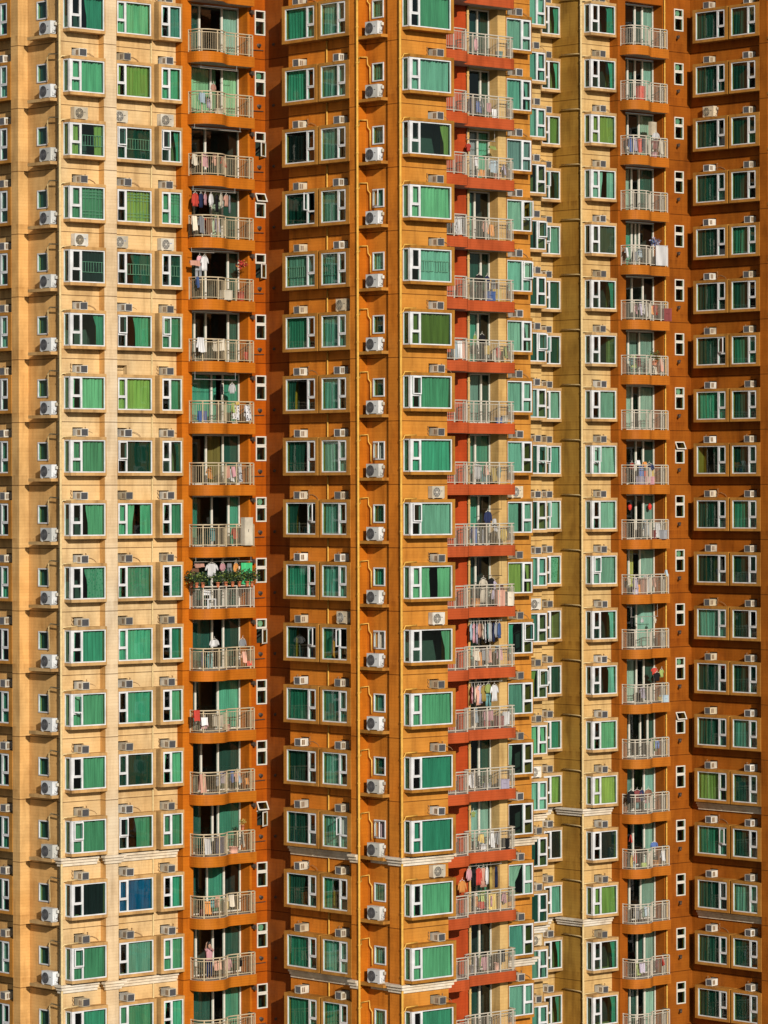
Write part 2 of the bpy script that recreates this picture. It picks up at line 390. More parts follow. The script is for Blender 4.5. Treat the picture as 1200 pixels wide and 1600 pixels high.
# ------------------------------------------------------------------ windows
SILL, HEAD = .57, 2.07
MESHES = {}
def cached(key, fn):
    if key not in MESHES: MESHES[key] = fn()
    return MESHES[key]
class Win:
    def __init__(s, key, W, p, bl, br, order, xn, side=False, sur='sur_cream'):
        s.key, s.W, s.p, s.bl, s.br, s.order, s.xn, s.side, s.sur = key, W, p, bl, br, order, xn, side, sur
        s.x0, s.x1 = bl, W - br
        if order == 'NW':
            st = s.x0 + (.13 if side else .05)
            s.n = (st, st + xn); s.mul = (st + xn, st + xn + .085); s.w = (st + xn + .085, s.x1 - .05)
        else:
            en = s.x1 - .05
            s.n = (en - xn, en); s.mul = (en - xn - .085, en - xn); s.w = (s.x0 + .05, en - xn - .085)
    def surround(s):
        mb = MB(); W, p = s.W, s.p
        mb.box(0, W, -p - .03, .0, .43, SILL); mb.box(0, W, -p - .03, .0, HEAD, 2.21)
        if s.bl: mb.box(.003, s.bl, -p - .027, 0, SILL, HEAD)
        if s.br: mb.box(W - s.br, W - .003, -p - .027, 0, SILL, HEAD)
        return mb.mesh('bay_window', s.sur)
    def frame(s, opened):
        mb = MB(); y0, y1 = -s.p, -s.p + .07
        mb.box(s.x0, s.x1, y0, y1, SILL, SILL + .055); mb.box(s.x0, s.x1, y0, y1, HEAD - .055, HEAD)
        a, b = SILL + .055, HEAD - .055
        if s.order == 'NW':
            if s.side: mb.box(s.x0, s.n[0], y0, y0 + .13, a, b)
            else: mb.box(s.x0, s.n[0], y0, y1, a, b)
            mb.box(s.w[1], s.x1, y0, y1, a, b)
        else:
            mb.box(s.x0, s.w[0], y0, y1, a, b); mb.box(s.n[1], s.x1, y0, y1, a, b)
        mb.box(*s.mul, y0 - .012, y1, a, b)
        zt = SILL + .6
        mb.box(*s.n, y0 - .01, y1, zt - .045, zt + .03)
        if not opened:                                       # closed sash rim
            n0, n1 = s.n; t = .04
            mb.box(n0, n1, y0 - .02, y0 + .02, b - t, b); mb.box(n0, n1, y0 - .02, y0 + .02, zt + .031, zt + .031 + t)
            mb.box(n0, n0 + t, y0 - .02, y0 + .02, zt + .031 + t, b - t); mb.box(n1 - t, n1, y0 - .02, y0 + .02, zt + .031 + t, b - t)
        if s.side:
            mb.box(s.x0, s.x0 + .06, y0 + .13, 0, SILL, SILL + .055); mb.box(s.x0, s.x0 + .06, y0 + .13, 0, HEAD - .055, HEAD)
            mb.box(s.x0, s.x0 + .06, -.05, 0, a, b)
        return mb.mesh('frame', 'white')
    def glass(s, opened):
        mb = MB(); y = -s.p + .035; a, b = SILL + .055, HEAD - .055; zt = SILL + .6
        def q(x0, x1, z0, z1): mb.quad([(x0, y, z0), (x1, y, z0), (x1, y, z1), (x0, y, z1)])
        q(*s.w, a, b); q(*s.n, a, zt - .045)
        if not opened: q(*s.n, zt + .03, b)
        if s.side: x = s.x0 + .03; mb.quad([(x, 0, a), (x, y + .1, a), (x, y + .1, b), (x, 0, b)])
        return mb.mesh('pane', 'glass')
    def sash(s):
        mb = MB(); w = s.n[1] - s.n[0]; h0, h1 = SILL + .635, HEAD - .06; t = .05
        mb.box(0, w, -.02, .02, h0, h0 + t); mb.box(0, w, -.02, .02, h1 - t, h1)
        mb.box(0, t, -.02, .02, h0 + t, h1 - t); mb.box(w - t, w, -.02, .02, h0 + t, h1 - t)
        mb.quad([(t, 0, h0 + t), (w - t, 0, h0 + t), (w - t, 0, h1 - t), (t, 0, h1 - t)], 1)
        return mb.mesh('sash', ['white', 'glass'])
    def curtain(s, colr, cov, seed):
        rnd = random.Random(seed * 7 + 1); mb = MB(); y = -s.p + .17
        xa, xb = s.x0 + .06, s.x1 - .03; L = xb - xa
        ph = [rnd.uniform(0, 6.28) for _ in range(6)]; fr = [rnd.uniform(20, 34), rnd.uniform(10, 17), rnd.uniform(4, 8)]
        am = rnd.uniform(.8, 1.35) if s.sur != 'sur_s' else rnd.uniform(.22, .42)
        def sheet(u0, u1, pinch=0.0, edge=1):
            n = max(6, int((u1 - u0) * L / .028))
            def fn(i, j):
                u = u0 + (u1 - u0) * i
                if pinch:
                    k = math.sin(min(1, (1 - j) * 1.35) * math.pi / 2) * pinch
                    u = u0 + (u - u0) * (1 - k) if edge < 0 else u1 - (u1 - u) * (1 - k)
                x = xa + u * L; z = SILL + .03 + (HEAD - SILL - .05) * j
                sp = 1 + pinch * .7
                dr = .25 * (1 - j) * math.sin(3 * x + ph[5])
                dy = .042 * math.sin(fr[0] * sp * x + ph[0] + dr * 6) + .032 * math.sin(fr[1] * x + ph[1] + dr * 5) + .014 * math.sin(fr[2] * x + ph[2] + dr * 4)
                return (x, y + am * dy * (.65 + .5 * (1 - j)), z)
            mb.grid(fn, n, 5)
        g0, g1 = rnd.uniform(-.05, .05), rnd.uniform(-.04, .04)
        un = (s.w[0] - xa - .03) / L if s.order == 'NW' else (s.w[1] - xa + .03) / L
        if cov == 'F' and seed == 1: (sheet(un, 1) if s.order == 'NW' else sheet(0, un))
        elif cov == 'F' and seed == 3: (sheet(0, un * .62, .3, -1), sheet(un, 1)) if s.order == 'NW' else (sheet(0, un), sheet(1 - (1 - un) * .6, 1, .3, 1))
        elif cov == 'F': sheet(0, 1)
        elif cov == 'L': sheet(0, .56 + g0, .12, -1)
        elif cov == 'R': sheet(.46 + g0, 1, .15, 1)
        elif cov == 'C': sheet(0, .56 + g0, .1, -1); sheet(.72 + g1, 1, .1, 1)
        elif cov == 'B': sheet(0, .27, 0, -1); sheet(.76 + g1, 1, 0, 1)
        elif cov == 'T': sheet(0, .66, .45, -1); sheet(.66, 1, .3, 1)
        elif cov == 'H': sheet(0, .30 + g0, .25, -1)
        elif cov == 'E': sheet(.74 + g0, 1, .35, 1)
        if s.side and cov not in 'REN':
            mb.grid(lambda i, j: (s.x0 + .14 + .02 * math.sin(40 * i + ph[3]), -s.p + .2 + (s.p - .2) * i, SILL + .03 + 1.45 * j), 16, 2)
        return mb.mesh('curtain', 'cur_' + colr)
    def grille(s):
        mb = MB(); y = -s.p + .09; r = .011
        for z in (SILL + .48, SILL + .95): mb.box(s.w[0], s.w[1], y, y + .02, z, z + .022)
        x = s.w[0] + .12
        while x < s.w[1] - .04: mb.box(x, x + .018, y + .004, y + .018, SILL + .5, SILL + .95); x += .155
        return mb.mesh('window_grille', 'rail_w')
    def lattice(s):
        mb = MB(); y = -s.p + .09
        for z in (.25, .40, 1.0, 1.15, 1.28): mb.box(s.w[0], s.w[1], y, y + .018, SILL + z, SILL + z + .018)
        x = s.w[0] + .10
        while x < s.w[1] - .04: mb.box(x, x + .014, y + .003, y + .016, SILL + .06, HEAD - .06); x += .19
        return mb.mesh('window_grille', 'rail_w')
    def place(s, w, loc, rz, look, seed):
        colr, cov = look[0], look[1]; opened = 'o' in look[2:]
        b = part(w, 'bay_window', cached((s.key, 'sur'), s.surround), loc, rz)
        link('frame', cached((s.key, 'fr', opened), lambda: s.frame(opened)), b)
        link('pane', cached((s.key, 'gl', opened), lambda: s.glass(opened)), b)
        if opened:
            hs = cached((s.key, 'sash'), s.sash)
            if seed % 3 == 0: link('sash', hs, b, (s.n[0], -s.p - .02, 0), R(-62))
            else: link('sash', hs, b, (s.n[0], -s.p - .045, 0), R(-14))
        if cov != 'N':
            sd = seed % 4
            link('curtain', cached((s.key, 'cu', colr, cov, sd), lambda: s.curtain(colr, cov, sd)), b)
        if '#' in look: link('window_grille', cached((s.key, 'gr'), s.grille), b)
        if '%' in look: link('window_grille', cached((s.key, 'la'), s.lattice), b)
        return b

# look strings for rows k = -1 .. 15: colour, coverage, then o (open sash) # (bars) % (lattice)
LOOK = {
 'L1': 'eR gF yB# gF% kF# eE gF gF gR pR eF gFo gF gFo kF gFo eF',
 'L2': 'gF yF vFo# yF% vR# gRo yF vFo gC pF eF eF vF gRo bF tF gF',
 'L3': 'tF gF nEo gF% vF# gFo gF vE gF pR eF gR gF gF eF gF eF',
 'S1': 'eF eF kF vFo tF# eF vH vL vHo eF vHo eF vL vF vC eF eF',
 'S2': 'tF tF tL tL tF# tF tL mF tF tF eHo tF tF tFo eH tF eF',
 'C':  'gF tF yE gF tF# oF gFo eF tFo gC gE gF eF eF gF gF eF',
 'M1': 'mF tF uF mFo mFo mF mF mF tC yF eHo tF mH kN mT tF mF',
 'M2': 'tF tF kN vLo vF vFo uF vFo vL tF tF yLo gF tF vL vF tF',
 'M3': 'eE yF vEo tFo vF vFo mF tFo mFo pF kN vF eF yF kF tF eE',
 'R':  'eE yF mC wF eE vN mF mFo mF mFo tE tE gF yF kF yF eE',
 'Q1': 'vF vF vF vF vF vFo eF vR vF vF tF vF vF yF eFo vF vF',
 'Q2': 'vF vF vL eF vF eF vF vF eF vL vF vF tF vF vF tF vF',
 'P1': 'eF tF eF vF eF tF eL eF tF eF vF eF tF eF eF tF eF',
}
LOOK = {k: [x.replace('n', 'e') if x[0] == 'n' else x for x in v.split()] for k, v in LOOK.items()}
def look(col, k):
    L = LOOK[col]; return L[max(0, min(len(L) - 1, k + 1))]

# ------------------------------------------------------------------ air conditioners
def ac_mesh():
    mb = MB(); W, D, H = .42, .46, .35
    mb.box(0, W, -D, .12, 0, H)
    y = -D
    t = .022
    mb.box(0, W, y - .02, y - .001, 0, t); mb.box(0, W, y - .02, y - .001, H - t, H)
    mb.box(0, t, y - .02, y - .001, t, H - t); mb.box(W - t, W, y - .02, y - .001, t, H - t)
    return mb.mesh('air_conditioner', 'ac')
def ac_grille():
    mb = MB(); W, D, H = .42, .46, .35; y = -D - .002; t = .022
    mb.box(t + .001, W - t - .001, y - .006, y, t + .001, H - t - .001)
    for i in range(9):
        x = t + .03 + i * .038; mb.box(x, x + .010, y - .014, y - .0065, t + .004, H - t - .004, 1)
    return mb.mesh('front_grille', ['grille', M['acg']])
M['acg'] = simple('grey_louvre', (.13, .13, .14), .5)
def ac_slots():
    mb = MB(); D, H = .46, .35
    mb.box(-.003, .003, -D + .05, -D + .255, .05, H - .05)                   # plate, with two louvred slots in it
    for y0 in (-D + .06, -D + .165): mb.box(-.007, .0065, y0, y0 + .08, .06, H - .06, 1)
    return mb.mesh('side_vent', ['ac', 'slot'])
def hood_mesh():
    mb = MB(); mb.box(-.16, .50, -.07, 0, .42, .445); return mb.mesh('hood', 'sur_s')
def curl(seed):
    rnd = random.Random(seed); mb = MB(); s = 1 if seed % 2 else -1
    x = .60 if s > 0 else -.22
    pts = [(x, 0, .34), (x + .03 * s, -.05, .30), (x - .02 * s, -.06, .2), (x + .05 * s, -.07, .10), (x - .06 * s, -.05, .02), (x - .1 * s, -.02, .08)]
    mb.tube(pts, .014, 4)
    mb.tube([(x, 0, .42), (x, -.06, .42), (x, -.07, .36)], .02, 4)
    if s > 0: mb.tube([(x, -.04, .2), (x + .25, -.05, .22), (x + .5, -.04, .12), (x + .62, -.04, .0)], .014, 4)
    return mb.mesh('refrigerant_hose', 'copper')
def split_parts(W=.84, D=.30, H=.62):
    b = MB(); b.box(0, W, -D, 0, .04, H)
    b.box(.06, .14, -D, 0, 0, .039); b.box(W - .14, W - .06, -D, 0, 0, .039)
    b.box(W + .001, W + .06, -D * .7, -D * .25, .10, .28)                       # valve cover
    b.box(-.004, W + .004, -D - .004, .004, H + .001, H + .012)
    b.box(W * .70, W * .82, -D - .006, -D - .001, H * .60, H * .645, 1)
    f = MB(); c = (W * .36, -D - .006, H * .52); r = .245
    f.disc(c, r, 28)
    g = MB()
    for q in (r, r * .8, r * .6, r * .4, r * .2):
        g.tube([(c[0] + q * math.cos(t * math.pi / 14), c[1] - .014, c[2] + q * math.sin(t * math.pi / 14)) for t in range(29)], .008, 4, caps=False)
    for t in range(8):
        a = t * math.pi / 4
        g.tube([(c[0], c[1] - .014, c[2]), (c[0] + r * math.cos(a), c[1] - .014, c[2] + r * math.sin(a))], .007, 4)
    g.disc((c[0], c[1] - .022, c[2]), .045, 12)
    h = MB()
    h.tube([(W + .05, -D * .5, .2), (W + .14, -D * .4, .14), (W + .12, -.05, .30), (W + .10, -.02, .42)], .018, 5)
    h.box(W + .06, W + .13, -.12, -.02, .42, .56, 1)
    return b, f, g, h
SPL = None
def split_ac(loc, rz, label, group, body='acw', badge='grille', name='outdoor_condenser', scale=1.0):
    global SPL
    if SPL is None: SPL = split_parts()
    b, f, g, h = SPL
    o = link(name, cached(('sp', body, badge), lambda: b.mesh(name, [body, badge])), None, loc, rz)
    o.scale = (scale,) * 3
    tag(o, label, 'air conditioner', group)
    link('fan_opening', cached('spf', lambda: f.mesh('fan_opening', 'grille')), o)
    link('fan_guard', cached(('spg', body), lambda: g.mesh('fan_guard', 'acg' if body == 'acw' else 'ac')), o)
    link('hose', cached('sph', lambda: h.mesh('hose', ['wire', 'ac'])), o)
    return o
RA = random.Random(8)
def window_ac(loc, rz, label, seed, bracket=True):
    j = RA.uniform(-.035, .035)                               # no two units sit quite alike
    loc = (loc[0] + j, loc[1], loc[2]) if rz == 0 else (loc[0], loc[1] + j, loc[2])
    o = link('air_conditioner', cached('acb', ac_mesh), None, loc, rz)
    o.rotation_euler = (RA.uniform(0, .035), RA.uniform(-.02, .02), rz + RA.uniform(-.05, .05))
    tag(o, label, 'air conditioner', 'window air conditioners over the windows')
    link('front_grille', cached('acg', ac_grille), o)
    link('side_vent', cached('acs', ac_slots), o); link('side_vent', cached('acs', ac_slots), o, (.42, 0, 0))
    if rz == 0 or seed % 3: link('refrigerant_hose', cached(('acc', seed % 4), lambda: curl(seed % 4)), o)
    return o

PHR = dict(L1='the leftmost cream bay window', L2='the middle cream window', L3='the narrow cream window', S1='the left orange box window',
           S2='the right orange box window', C='the orange corner bay', M1='the window beside red balconies', M2='the nearer stepped window',
           M3='the rear stepped window', R='the right cream bay', Q1='the far right brown window', Q2='the rightmost edge window',
           P1='the window at left edge')
SPLIT = {('L1', 1): 'ac', ('L1', 3): 'ac', ('L2', 1): 'ac', ('L2', 3): 'ac', ('L3', 1): 'ac', ('L3', 3): 'ac', ('S2', 4): 'acb', ('S2', 9): 'acb',
         ('C', 7): 'ac', ('C', 9): 'ac', ('C', 13): 'ac', ('M1', 7): 'acb', ('M2', 9): 'ac', ('M2', 12): 'ac', ('M2', 15): 'acb', ('Q1', 0): 'acb'}
EMPTY = {('L2', 5)}

def window_column(w, col, win, side, plane, start, ks, acx, mat_hood=None):
    """windows, air conditioners; returns wall holes.  start: a (F) or b (S) of the left end of the boxes"""
    holes = []
    for k in ks:
        z = zf(k)
        loc = (start, -plane, z) if side == 'F' else (plane, -start, z)
        rz = 0 if side == 'F' else SR
        win.place(w, loc, rz, look(col, k), (k + 3) * 5 + len(col) + ord(col[0]) + ord(col[-1]))
        holes.append((start + win.x0 + .04, start + win.x1 - .04, z + SILL + .02, z + HEAD - .02, .2))
        # air conditioner on the box roof, in a shallow wall niche
        al = (start + acx, -plane, z + 2.235) if side == 'F' else (plane, -(start + acx), z + 2.235)
        lab = f'{PHR[col]}, {storey(k)}'
        if (col, k) in SPLIT:
            body = SPLIT[(col, k)]
            off = {'S2': -.05, 'L2': -.45}.get(col, -.2)
            al = (al[0] + off, al[1] - .03, al[2]) if side == 'F' else (al[0] - .03, al[1] - off, al[2])
            split_ac(al, rz, 'round fan condenser over ' + lab, 'condensers mounted over windows', body, 'blue_mark' if k == 3 else 'grille', scale=.92)
        elif (col, k) not in EMPTY:
            window_ac(al, rz, 'air conditioner over ' + lab, k + len(LOOK) + ord(col[0]))
        if (col, k) not in SPLIT:
            holes.append((start + acx - .13, start + acx + .47, z + 2.225, z + 2.65, .3, True))
    return holes

ALLK = list(range(KMIN, KMAX + 1))
KC = list(range(-1, 16))

# ---- left wing: cream F wall b=-10.6, corner a=-11.36
w1 = Win('L1', 2.05, .5, 0, .05, 'NW', .46, True, 'sur_cream')
w2 = Win('L2', 2.20, .39, .02, .16, 'NW', .42, False, 'sur_cream')
w3 = Win('L3', 1.40, .5, .16, .06, 'NW', .40, False, 'sur_cream')
BL_ = -10.6
h1 = window_column(WL, 'L1', w1, 'F', BL_, -11.2, KC, .62)
h2 = window_column(WL, 'L2', w2, 'F', BL_, -8.41, KC, .40)
h3 = window_column(WL, 'L3', w3, 'F', BL_, -6.02, KC, .48)
wall(WL, 'F', BL_, -11.36, -9.15, 'cream', h1)
wall(WL, 'F', BL_, -8.42, -4.60, 'cream', h2 + h3)
rooms(WL, 'F', BL_, [(-10.9, -9.3)], KC, 1.1)
for sp in ((-8.3, -6.4), (-5.8, -4.75)): rooms(WL, 'F', BL_, [sp], KC)
wall(WL, 'S', -9.15, -10.6, -10.2, 'tan'); wall(WL, 'F', -10.2, -9.15, -8.42, 'pale', name='pilaster')
mbx = MB(); mbx.quad([(-8.42, 10.2, ZB), (-8.42, 10.6, ZB), (-8.42, 10.6, ZT), (-8.42, 10.2, ZT)])
me = mbx.mesh('pilaster', 'pale'); me.transform(Matrix.Translation(-WL.location)); link('pilaster', me, WL)
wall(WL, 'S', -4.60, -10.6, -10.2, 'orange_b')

# ---- centre wing S walls: main plane a=.15, pilaster front a=-.4, corner pilaster front a=0
s1 = Win('S1', 2.50, .55, .20, .17, 'WN', .46, False, 'sur_s')
s2 = Win('S2', 2.16, .55, .14, .26, 'WN', .46, False, 'sur_s')
hs1 = window_column(WC, 'S1', s1, 'S', .15, -7.82, KC, .68)
hs2 = window_column(WC, 'S2', s2, 'S', .15, -5.20, KC, .93)
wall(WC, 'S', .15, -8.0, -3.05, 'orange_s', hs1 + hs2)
for sp in ((-7.6, -5.5), (-5.05, -3.3)): rooms(WC, 'S', .15, [sp], KC)
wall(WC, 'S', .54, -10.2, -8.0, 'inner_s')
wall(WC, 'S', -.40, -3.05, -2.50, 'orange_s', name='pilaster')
wall(WC, 'F', -2.50, -.40, .15, 'orange_b', name='pilaster')

# ---- small window + outdoor unit recess of an S wall
def small_window(w, plane, b0, k, mode):
    """part small_window on an S wall; b0 left end"""
    W = .78; z0, z1 = 1.13, 1.98
    mb = MB(); t = .055
    mb.box(0, W, -.04, .05, z0, z0 + t); mb.box(0, W, -.04, .05, z1 - t, z1)
    mb.box(0, t, -.04, .05, z0 + t, z1 - t); mb.box(W - t, W, -.04, .05, z0 + t, z1 - t)
    o = part(w, 'small_window', cached('smw', lambda: mb.mesh('small_window', 'white')), (plane, -b0, zf(k)), SR)
    g = MB(); g.quad([(t, 0, z0 + t), (W - t, 0, z0 + t), (W - t, 0, z1 - t), (t, 0, z1 - t)])
    c = mode[0]
    if 'o' not in mode: link('pane', cached('smg', lambda: g.mesh('pane', 'glass')), o)
    else:
        s = MB(); L = W - 2 * t
        s.box(0, L, -.02, .02, z0 + t, z0 + t + .05); s.box(0, L, -.02, .02, z1 - t - .05, z1 - t)
        s.box(0, .05, -.02, .02, z0 + t + .05, z1 - t - .05); s.box(L - .05, L, -.02, .02, z0 + t + .05, z1 - t - .05)
        s.quad([(.05, 0, z0 + t), (L - .05, 0, z0 + t), (L - .05, 0, z1 - t), (.05, 0, z1 - t)], 1)
        sh = link('sash', cached('sms', lambda: s.mesh('sash', ['white', 'clear'])), o, (t, -.05, 0), R(-22 if 'n' not in mode else -70))
    if c != 'n':
        cu = MB(); cu.grid(lambda i, j: (.03 + (W - .06) * i, .13 + .02 * math.sin(30 * i) + .012 * math.sin(71 * i + 1), z0 + (z1 - z0) * j), 30, 2)
        link('curtain', cached(('smc', c), lambda: cu.mesh('curtain', 'cur_' + c)), o)
    if '#' in mode:
        gr = MB()
        for i in range(5): x = .13 + i * .125; gr.box(x, x + .02, .03, .05, z0 + t, z1 - t)
        link('window_grille', cached('smgr', lambda: gr.mesh('window_grille', 'rail_w')), o)
    return (b0 + .03, b0 + W - .03, zf(k) + z0 + .03, zf(k) + z1 - .03, .2)
SM = 'e e v eo t v v to v e co t v uo v# t e'.split()
hw = []
for k in KC:
    m_ = SM[k + 1]
    hw.append(small_window(WC, .13, -2.03, k, m_ if m_ != 'v' else 'v'))
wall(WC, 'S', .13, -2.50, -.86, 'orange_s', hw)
rooms(WC, 'S', .13, [(-1.9, -1.3)], KC)
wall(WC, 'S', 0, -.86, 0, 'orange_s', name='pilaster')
def ledges(w, a_front, a_back, b0, b1, mat, ks, unit_b, phrase, unit_a):
    for k in ks:
        mb = MB(); z = zf(k)
        n = len(mb.v)
        mb.box(0, b1 - b0, -(a_back - a_front), 0, .17, .31)
        me = cached(('ledge', mat, round(b1 - b0, 2)), lambda: mb.mesh('condenser_ledge', mat))
        part(w, 'condenser_ledge', me, (a_back, -b0, z), SR)
        split_ac((unit_a, -unit_b, z + .312), SR, f'white condenser on {phrase}, {storey(k)}', 'white condensers on the wall ledges')
ledges(WC, -.42, .13, -2.495, -.85, 'sur_s', KC, -2.03, 'the orange recess ledge', -.03)

# ---- centre wing F wall (corner bay)
wc = Win('C', 2.75, .5, 0, .17, 'NW', .44, True, 'sur_orange')
hc = window_column(WC, 'C', wc, 'F', 0, .12, KC, 1.72)
wall(WC, 'F', 0, 0, 2.87, 'orange_f', hc)
rooms(WC, 'F', 0, [(.48, 2.6)], KC, .82)
def retF(w, a, b0, b1, mat, name='wall'):             # a return wall facing +a
    mb = MB(); mb.quad([(a, -b0, ZB), (a, -b1, ZB), (a, -b1, ZT), (a, -b0, ZT)])
    me = mb.mesh(name, mat); me.transform(Matrix.Translation(-w.location)); return link(name, me, w)
retF(WC, 2.87, 0, -2.9, 'red')

# ---- red balcony zone: wall plane b=-3.4
BW = -2.9; BWM = -3.4
RK = [k for k in ALLK]
doorholes = [(6.94, 8.93, zf(k) - .0, zf(k) + 2.40, .57) for k in RK]
wall(WC, 'F', BW, 2.87, 6.94, 'red')
wall(WC, 'F', BW, 6.94, 8.93, 'mid_cream', doorholes)
m1 = Win('M1', 1.72, .5, .04, .03, 'WN', .52, False, 'sur_orange')
hm1 = window_column(WC, 'M1', m1, 'F', BWM, 9.468, KC, .70)
wall(WC, 'F', BW, 8.93, 9.46, 'sand', name='pilaster'); retF(WC, 9.46, BW, BWM, 'sand')
wall(WC, 'F', BWM, 9.46, 11.56, 'orange_f', hm1)
rooms(WC, 'F', BWM, [(9.8, 11.0)], KC)
retF(WC, 11.56, BWM, -12.45, 'sand')

# ---- right wing: stepped sand walls
WRB2, WRB3, WRB = -12.45, -14.9, -12.75
m2 = Win('M2', 1.55, .5, .04, .03, 'WN', .52, False, 'sur_cream')
m3 = Win('M3', 1.42, .62, .04, .05, 'NW', .44, False, 'sur_cream')
hm2 = window_column(WR, 'M2', m2, 'F', WRB2, 19.50, ALLK, .72)
hm3 = window_column(WR, 'M3', m3, 'F', WRB3, 23.0, ALLK, .47)
wall(WR, 'F', WRB2, 11.56, 21.16, 'sand', hm2)
rooms(WR, 'F', WRB2, [(19.8, 21.0)], ALLK)
retF(WR, 21.16, WRB2, WRB3, 'sand')
wall(WR, 'F', WRB3, 21.16, 24.43, 'sand', hm3)
rooms(WR, 'F', WRB3, [(23.25, 24.15)], ALLK)
wall(WR, 'S', 24.43, -14.9, -12.75, 'olive')
wr = Win('R', 1.89, .5, 0, .06, 'NW', .42, True, 'sur_cream')
hr = window_column(WR, 'R', wr, 'F', WRB, 24.66, ALLK, .72)
wall(WR, 'F', WRB, 24.43, 26.57, 'cream_r', hr)
rooms(WR, 'F', WRB, [(24.85, 26.2)], ALLK)
BRB = -12.15
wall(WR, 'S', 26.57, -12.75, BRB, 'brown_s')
# right S wall, plane a=32.13
q1 = Win('Q1', 2.50, .55, .20, .17, 'WN', .46, False, 'sur_s')
q2 = Win('Q2', 2.16, .55, .14, .26, 'WN', .46, False, 'sur_s')
QB = -11.42
hq1 = window_column(WR, 'Q1', q1, 'S', 32.13, QB, ALLK, .68)
hq2 = window_column(WR, 'Q2', q2, 'S', 32.13, QB + 2.62, ALLK, .93)
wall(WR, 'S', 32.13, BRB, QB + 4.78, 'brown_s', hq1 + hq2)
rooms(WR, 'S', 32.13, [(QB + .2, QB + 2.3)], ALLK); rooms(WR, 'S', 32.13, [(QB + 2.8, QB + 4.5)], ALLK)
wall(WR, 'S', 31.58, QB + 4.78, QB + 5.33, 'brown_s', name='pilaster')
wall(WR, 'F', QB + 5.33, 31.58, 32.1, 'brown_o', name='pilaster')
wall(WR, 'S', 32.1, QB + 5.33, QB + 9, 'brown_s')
ledges(WR, 31.56, 32.1, QB + 5.335, QB + 6.9, 'sur_s', ALLK, QB + 5.75, 'the brown recess ledge', 31.94)

# ---- left wing S wall beyond its corner
p1 = Win('P1', 2.50, .55, .14, .26, 'WN', .46, False, 'sur_s')
hp1 = window_column(WL, 'P1', p1, 'S', -11.2, -16.35, KC, 1.4)
hpw = [small_window(WL, -11.2, -12.55, k, 'v') for k in KC]
wall(WL, 'S', -11.2, -16.6, -13.85, 'tan', hp1)
rooms(WL, 'S', -11.2, [(-16.1, -14.1)], KC)
wall(WL, 'S', -11.75, -13.85, -13.3, 'tan', name='pilaster'); wall(WL, 'F', -13.3, -11.75, -11.2, 'tan', name='pilaster')
wall(WL, 'S', -11.2, -13.3, -10.85, 'tan', hpw)
rooms(WL, 'S', -11.2, [(-12.4, -11.9)], KC)
wall(WL, 'S', -11.36, -10.85, -10.6, 'cream', name='pilaster')
retF(WL, -11.36, -10.85, -10.85, 'cream') if False else None
ledges(WL, -11.74, -11.2, -12.6, -10.87, 'sur_cream', KC, -11.78, 'the ledge beside cream corner', -11.36)
wall(WL, 'S', -11.2, -30, -16.6, 'tan')

# ------------------------------------------------------------------ balcony zones of left and right wings: wall, bathroom windows
def bath_window(w, plane, a0, W, k, mode, rails='dull_white'):
    mb = MB(); t = .055
    zs = [(1.14, 1.84), (1.88, 2.32)]
    for i, (z0, z1) in enumerate(zs):
        if i == 0 and 'l' in mode: continue
        if i == 1 and 'u' in mode: continue
        mb.box(0, W, -.035, .06, z0, z0 + t); mb.box(0, W, -.035, .06, z1 - t, z1)
        mb.box(0, t, -.035, .06, z0 + t, z1 - t); mb.box(W - t, W, -.035, .06, z0 + t, z1 - t)
    mb.box(0, W, -.02, .06, 1.842, 1.878)
    o = part(w, 'bathroom_window', cached(('bw', W, 'l' in mode, 'u' in mode), lambda: mb.mesh('bathroom_window', rails)), (a0, -plane, zf(k)))
    g = MB()
    for i, (z0, z1) in enumerate(zs):
        if (i == 0 and 'l' in mode) or (i == 1 and 'u' in mode): continue
        g.quad([(t, .02, z0 + t), (W - t, .02, z0 + t), (W - t, .02, z1 - t), (t, .02, z1 - t)])
    link('pane', cached(('bg', W, 'l' in mode, 'u' in mode), lambda: g.mesh('pane', 'glass')), o)
    def sash(z0, z1):
        s = MB()
        s.box(0, W, -.02, .02, 0, t); s.box(0, W, -.02, .02, z1 - z0 - t, z1 - z0); s.box(0, t, -.02, .02, t, z1 - z0 - t); s.box(W - t, W, -.02, .02, t, z1 - z0 - t)
        s.quad([(t, 0, t), (W - t, 0, t), (W - t, 0, z1 - z0 - t), (t, 0, z1 - z0 - t)], 1); return s.mesh('sash', [rails, 'glass'])
    if 'l' in mode:
        x = link('sash', cached(('bs', W, 0), lambda: sash(*zs[0])), o, (W, -.05, zs[0][0]), R(180 + 30)); 
    if 'u' in mode:
        x = link('sash', cached(('bs', W, 1), lambda: sash(*zs[1])), o, (0, -.05, zs[1][0])); x.location = (0, -.18, zs[1][0] + .02); x.rotation_euler = (R(-25), 0, 0)
    if 'f' in mode:
        f = MB(); f.disc((W * .5, .09, 2.09), .14, 20); 
        for q in (.14, .08): f.tube([(W * .5 + q * math.cos(i * math.pi / 10), .085, 2.09 + q * math.sin(i * math.pi / 10)) for i in range(21)], .014, 4, caps=False)
        link('exhaust_fan', cached(('bf', W), lambda: f.mesh('exhaust_fan', 'fan')), o)
    return [(a0 + .03, a0 + W - .03, zf(k) + 1.16, zf(k) + 1.83, .2), (a0 + .03, a0 + W - .03, zf(k) + 1.89, zf(k) + 2.30, .2)]

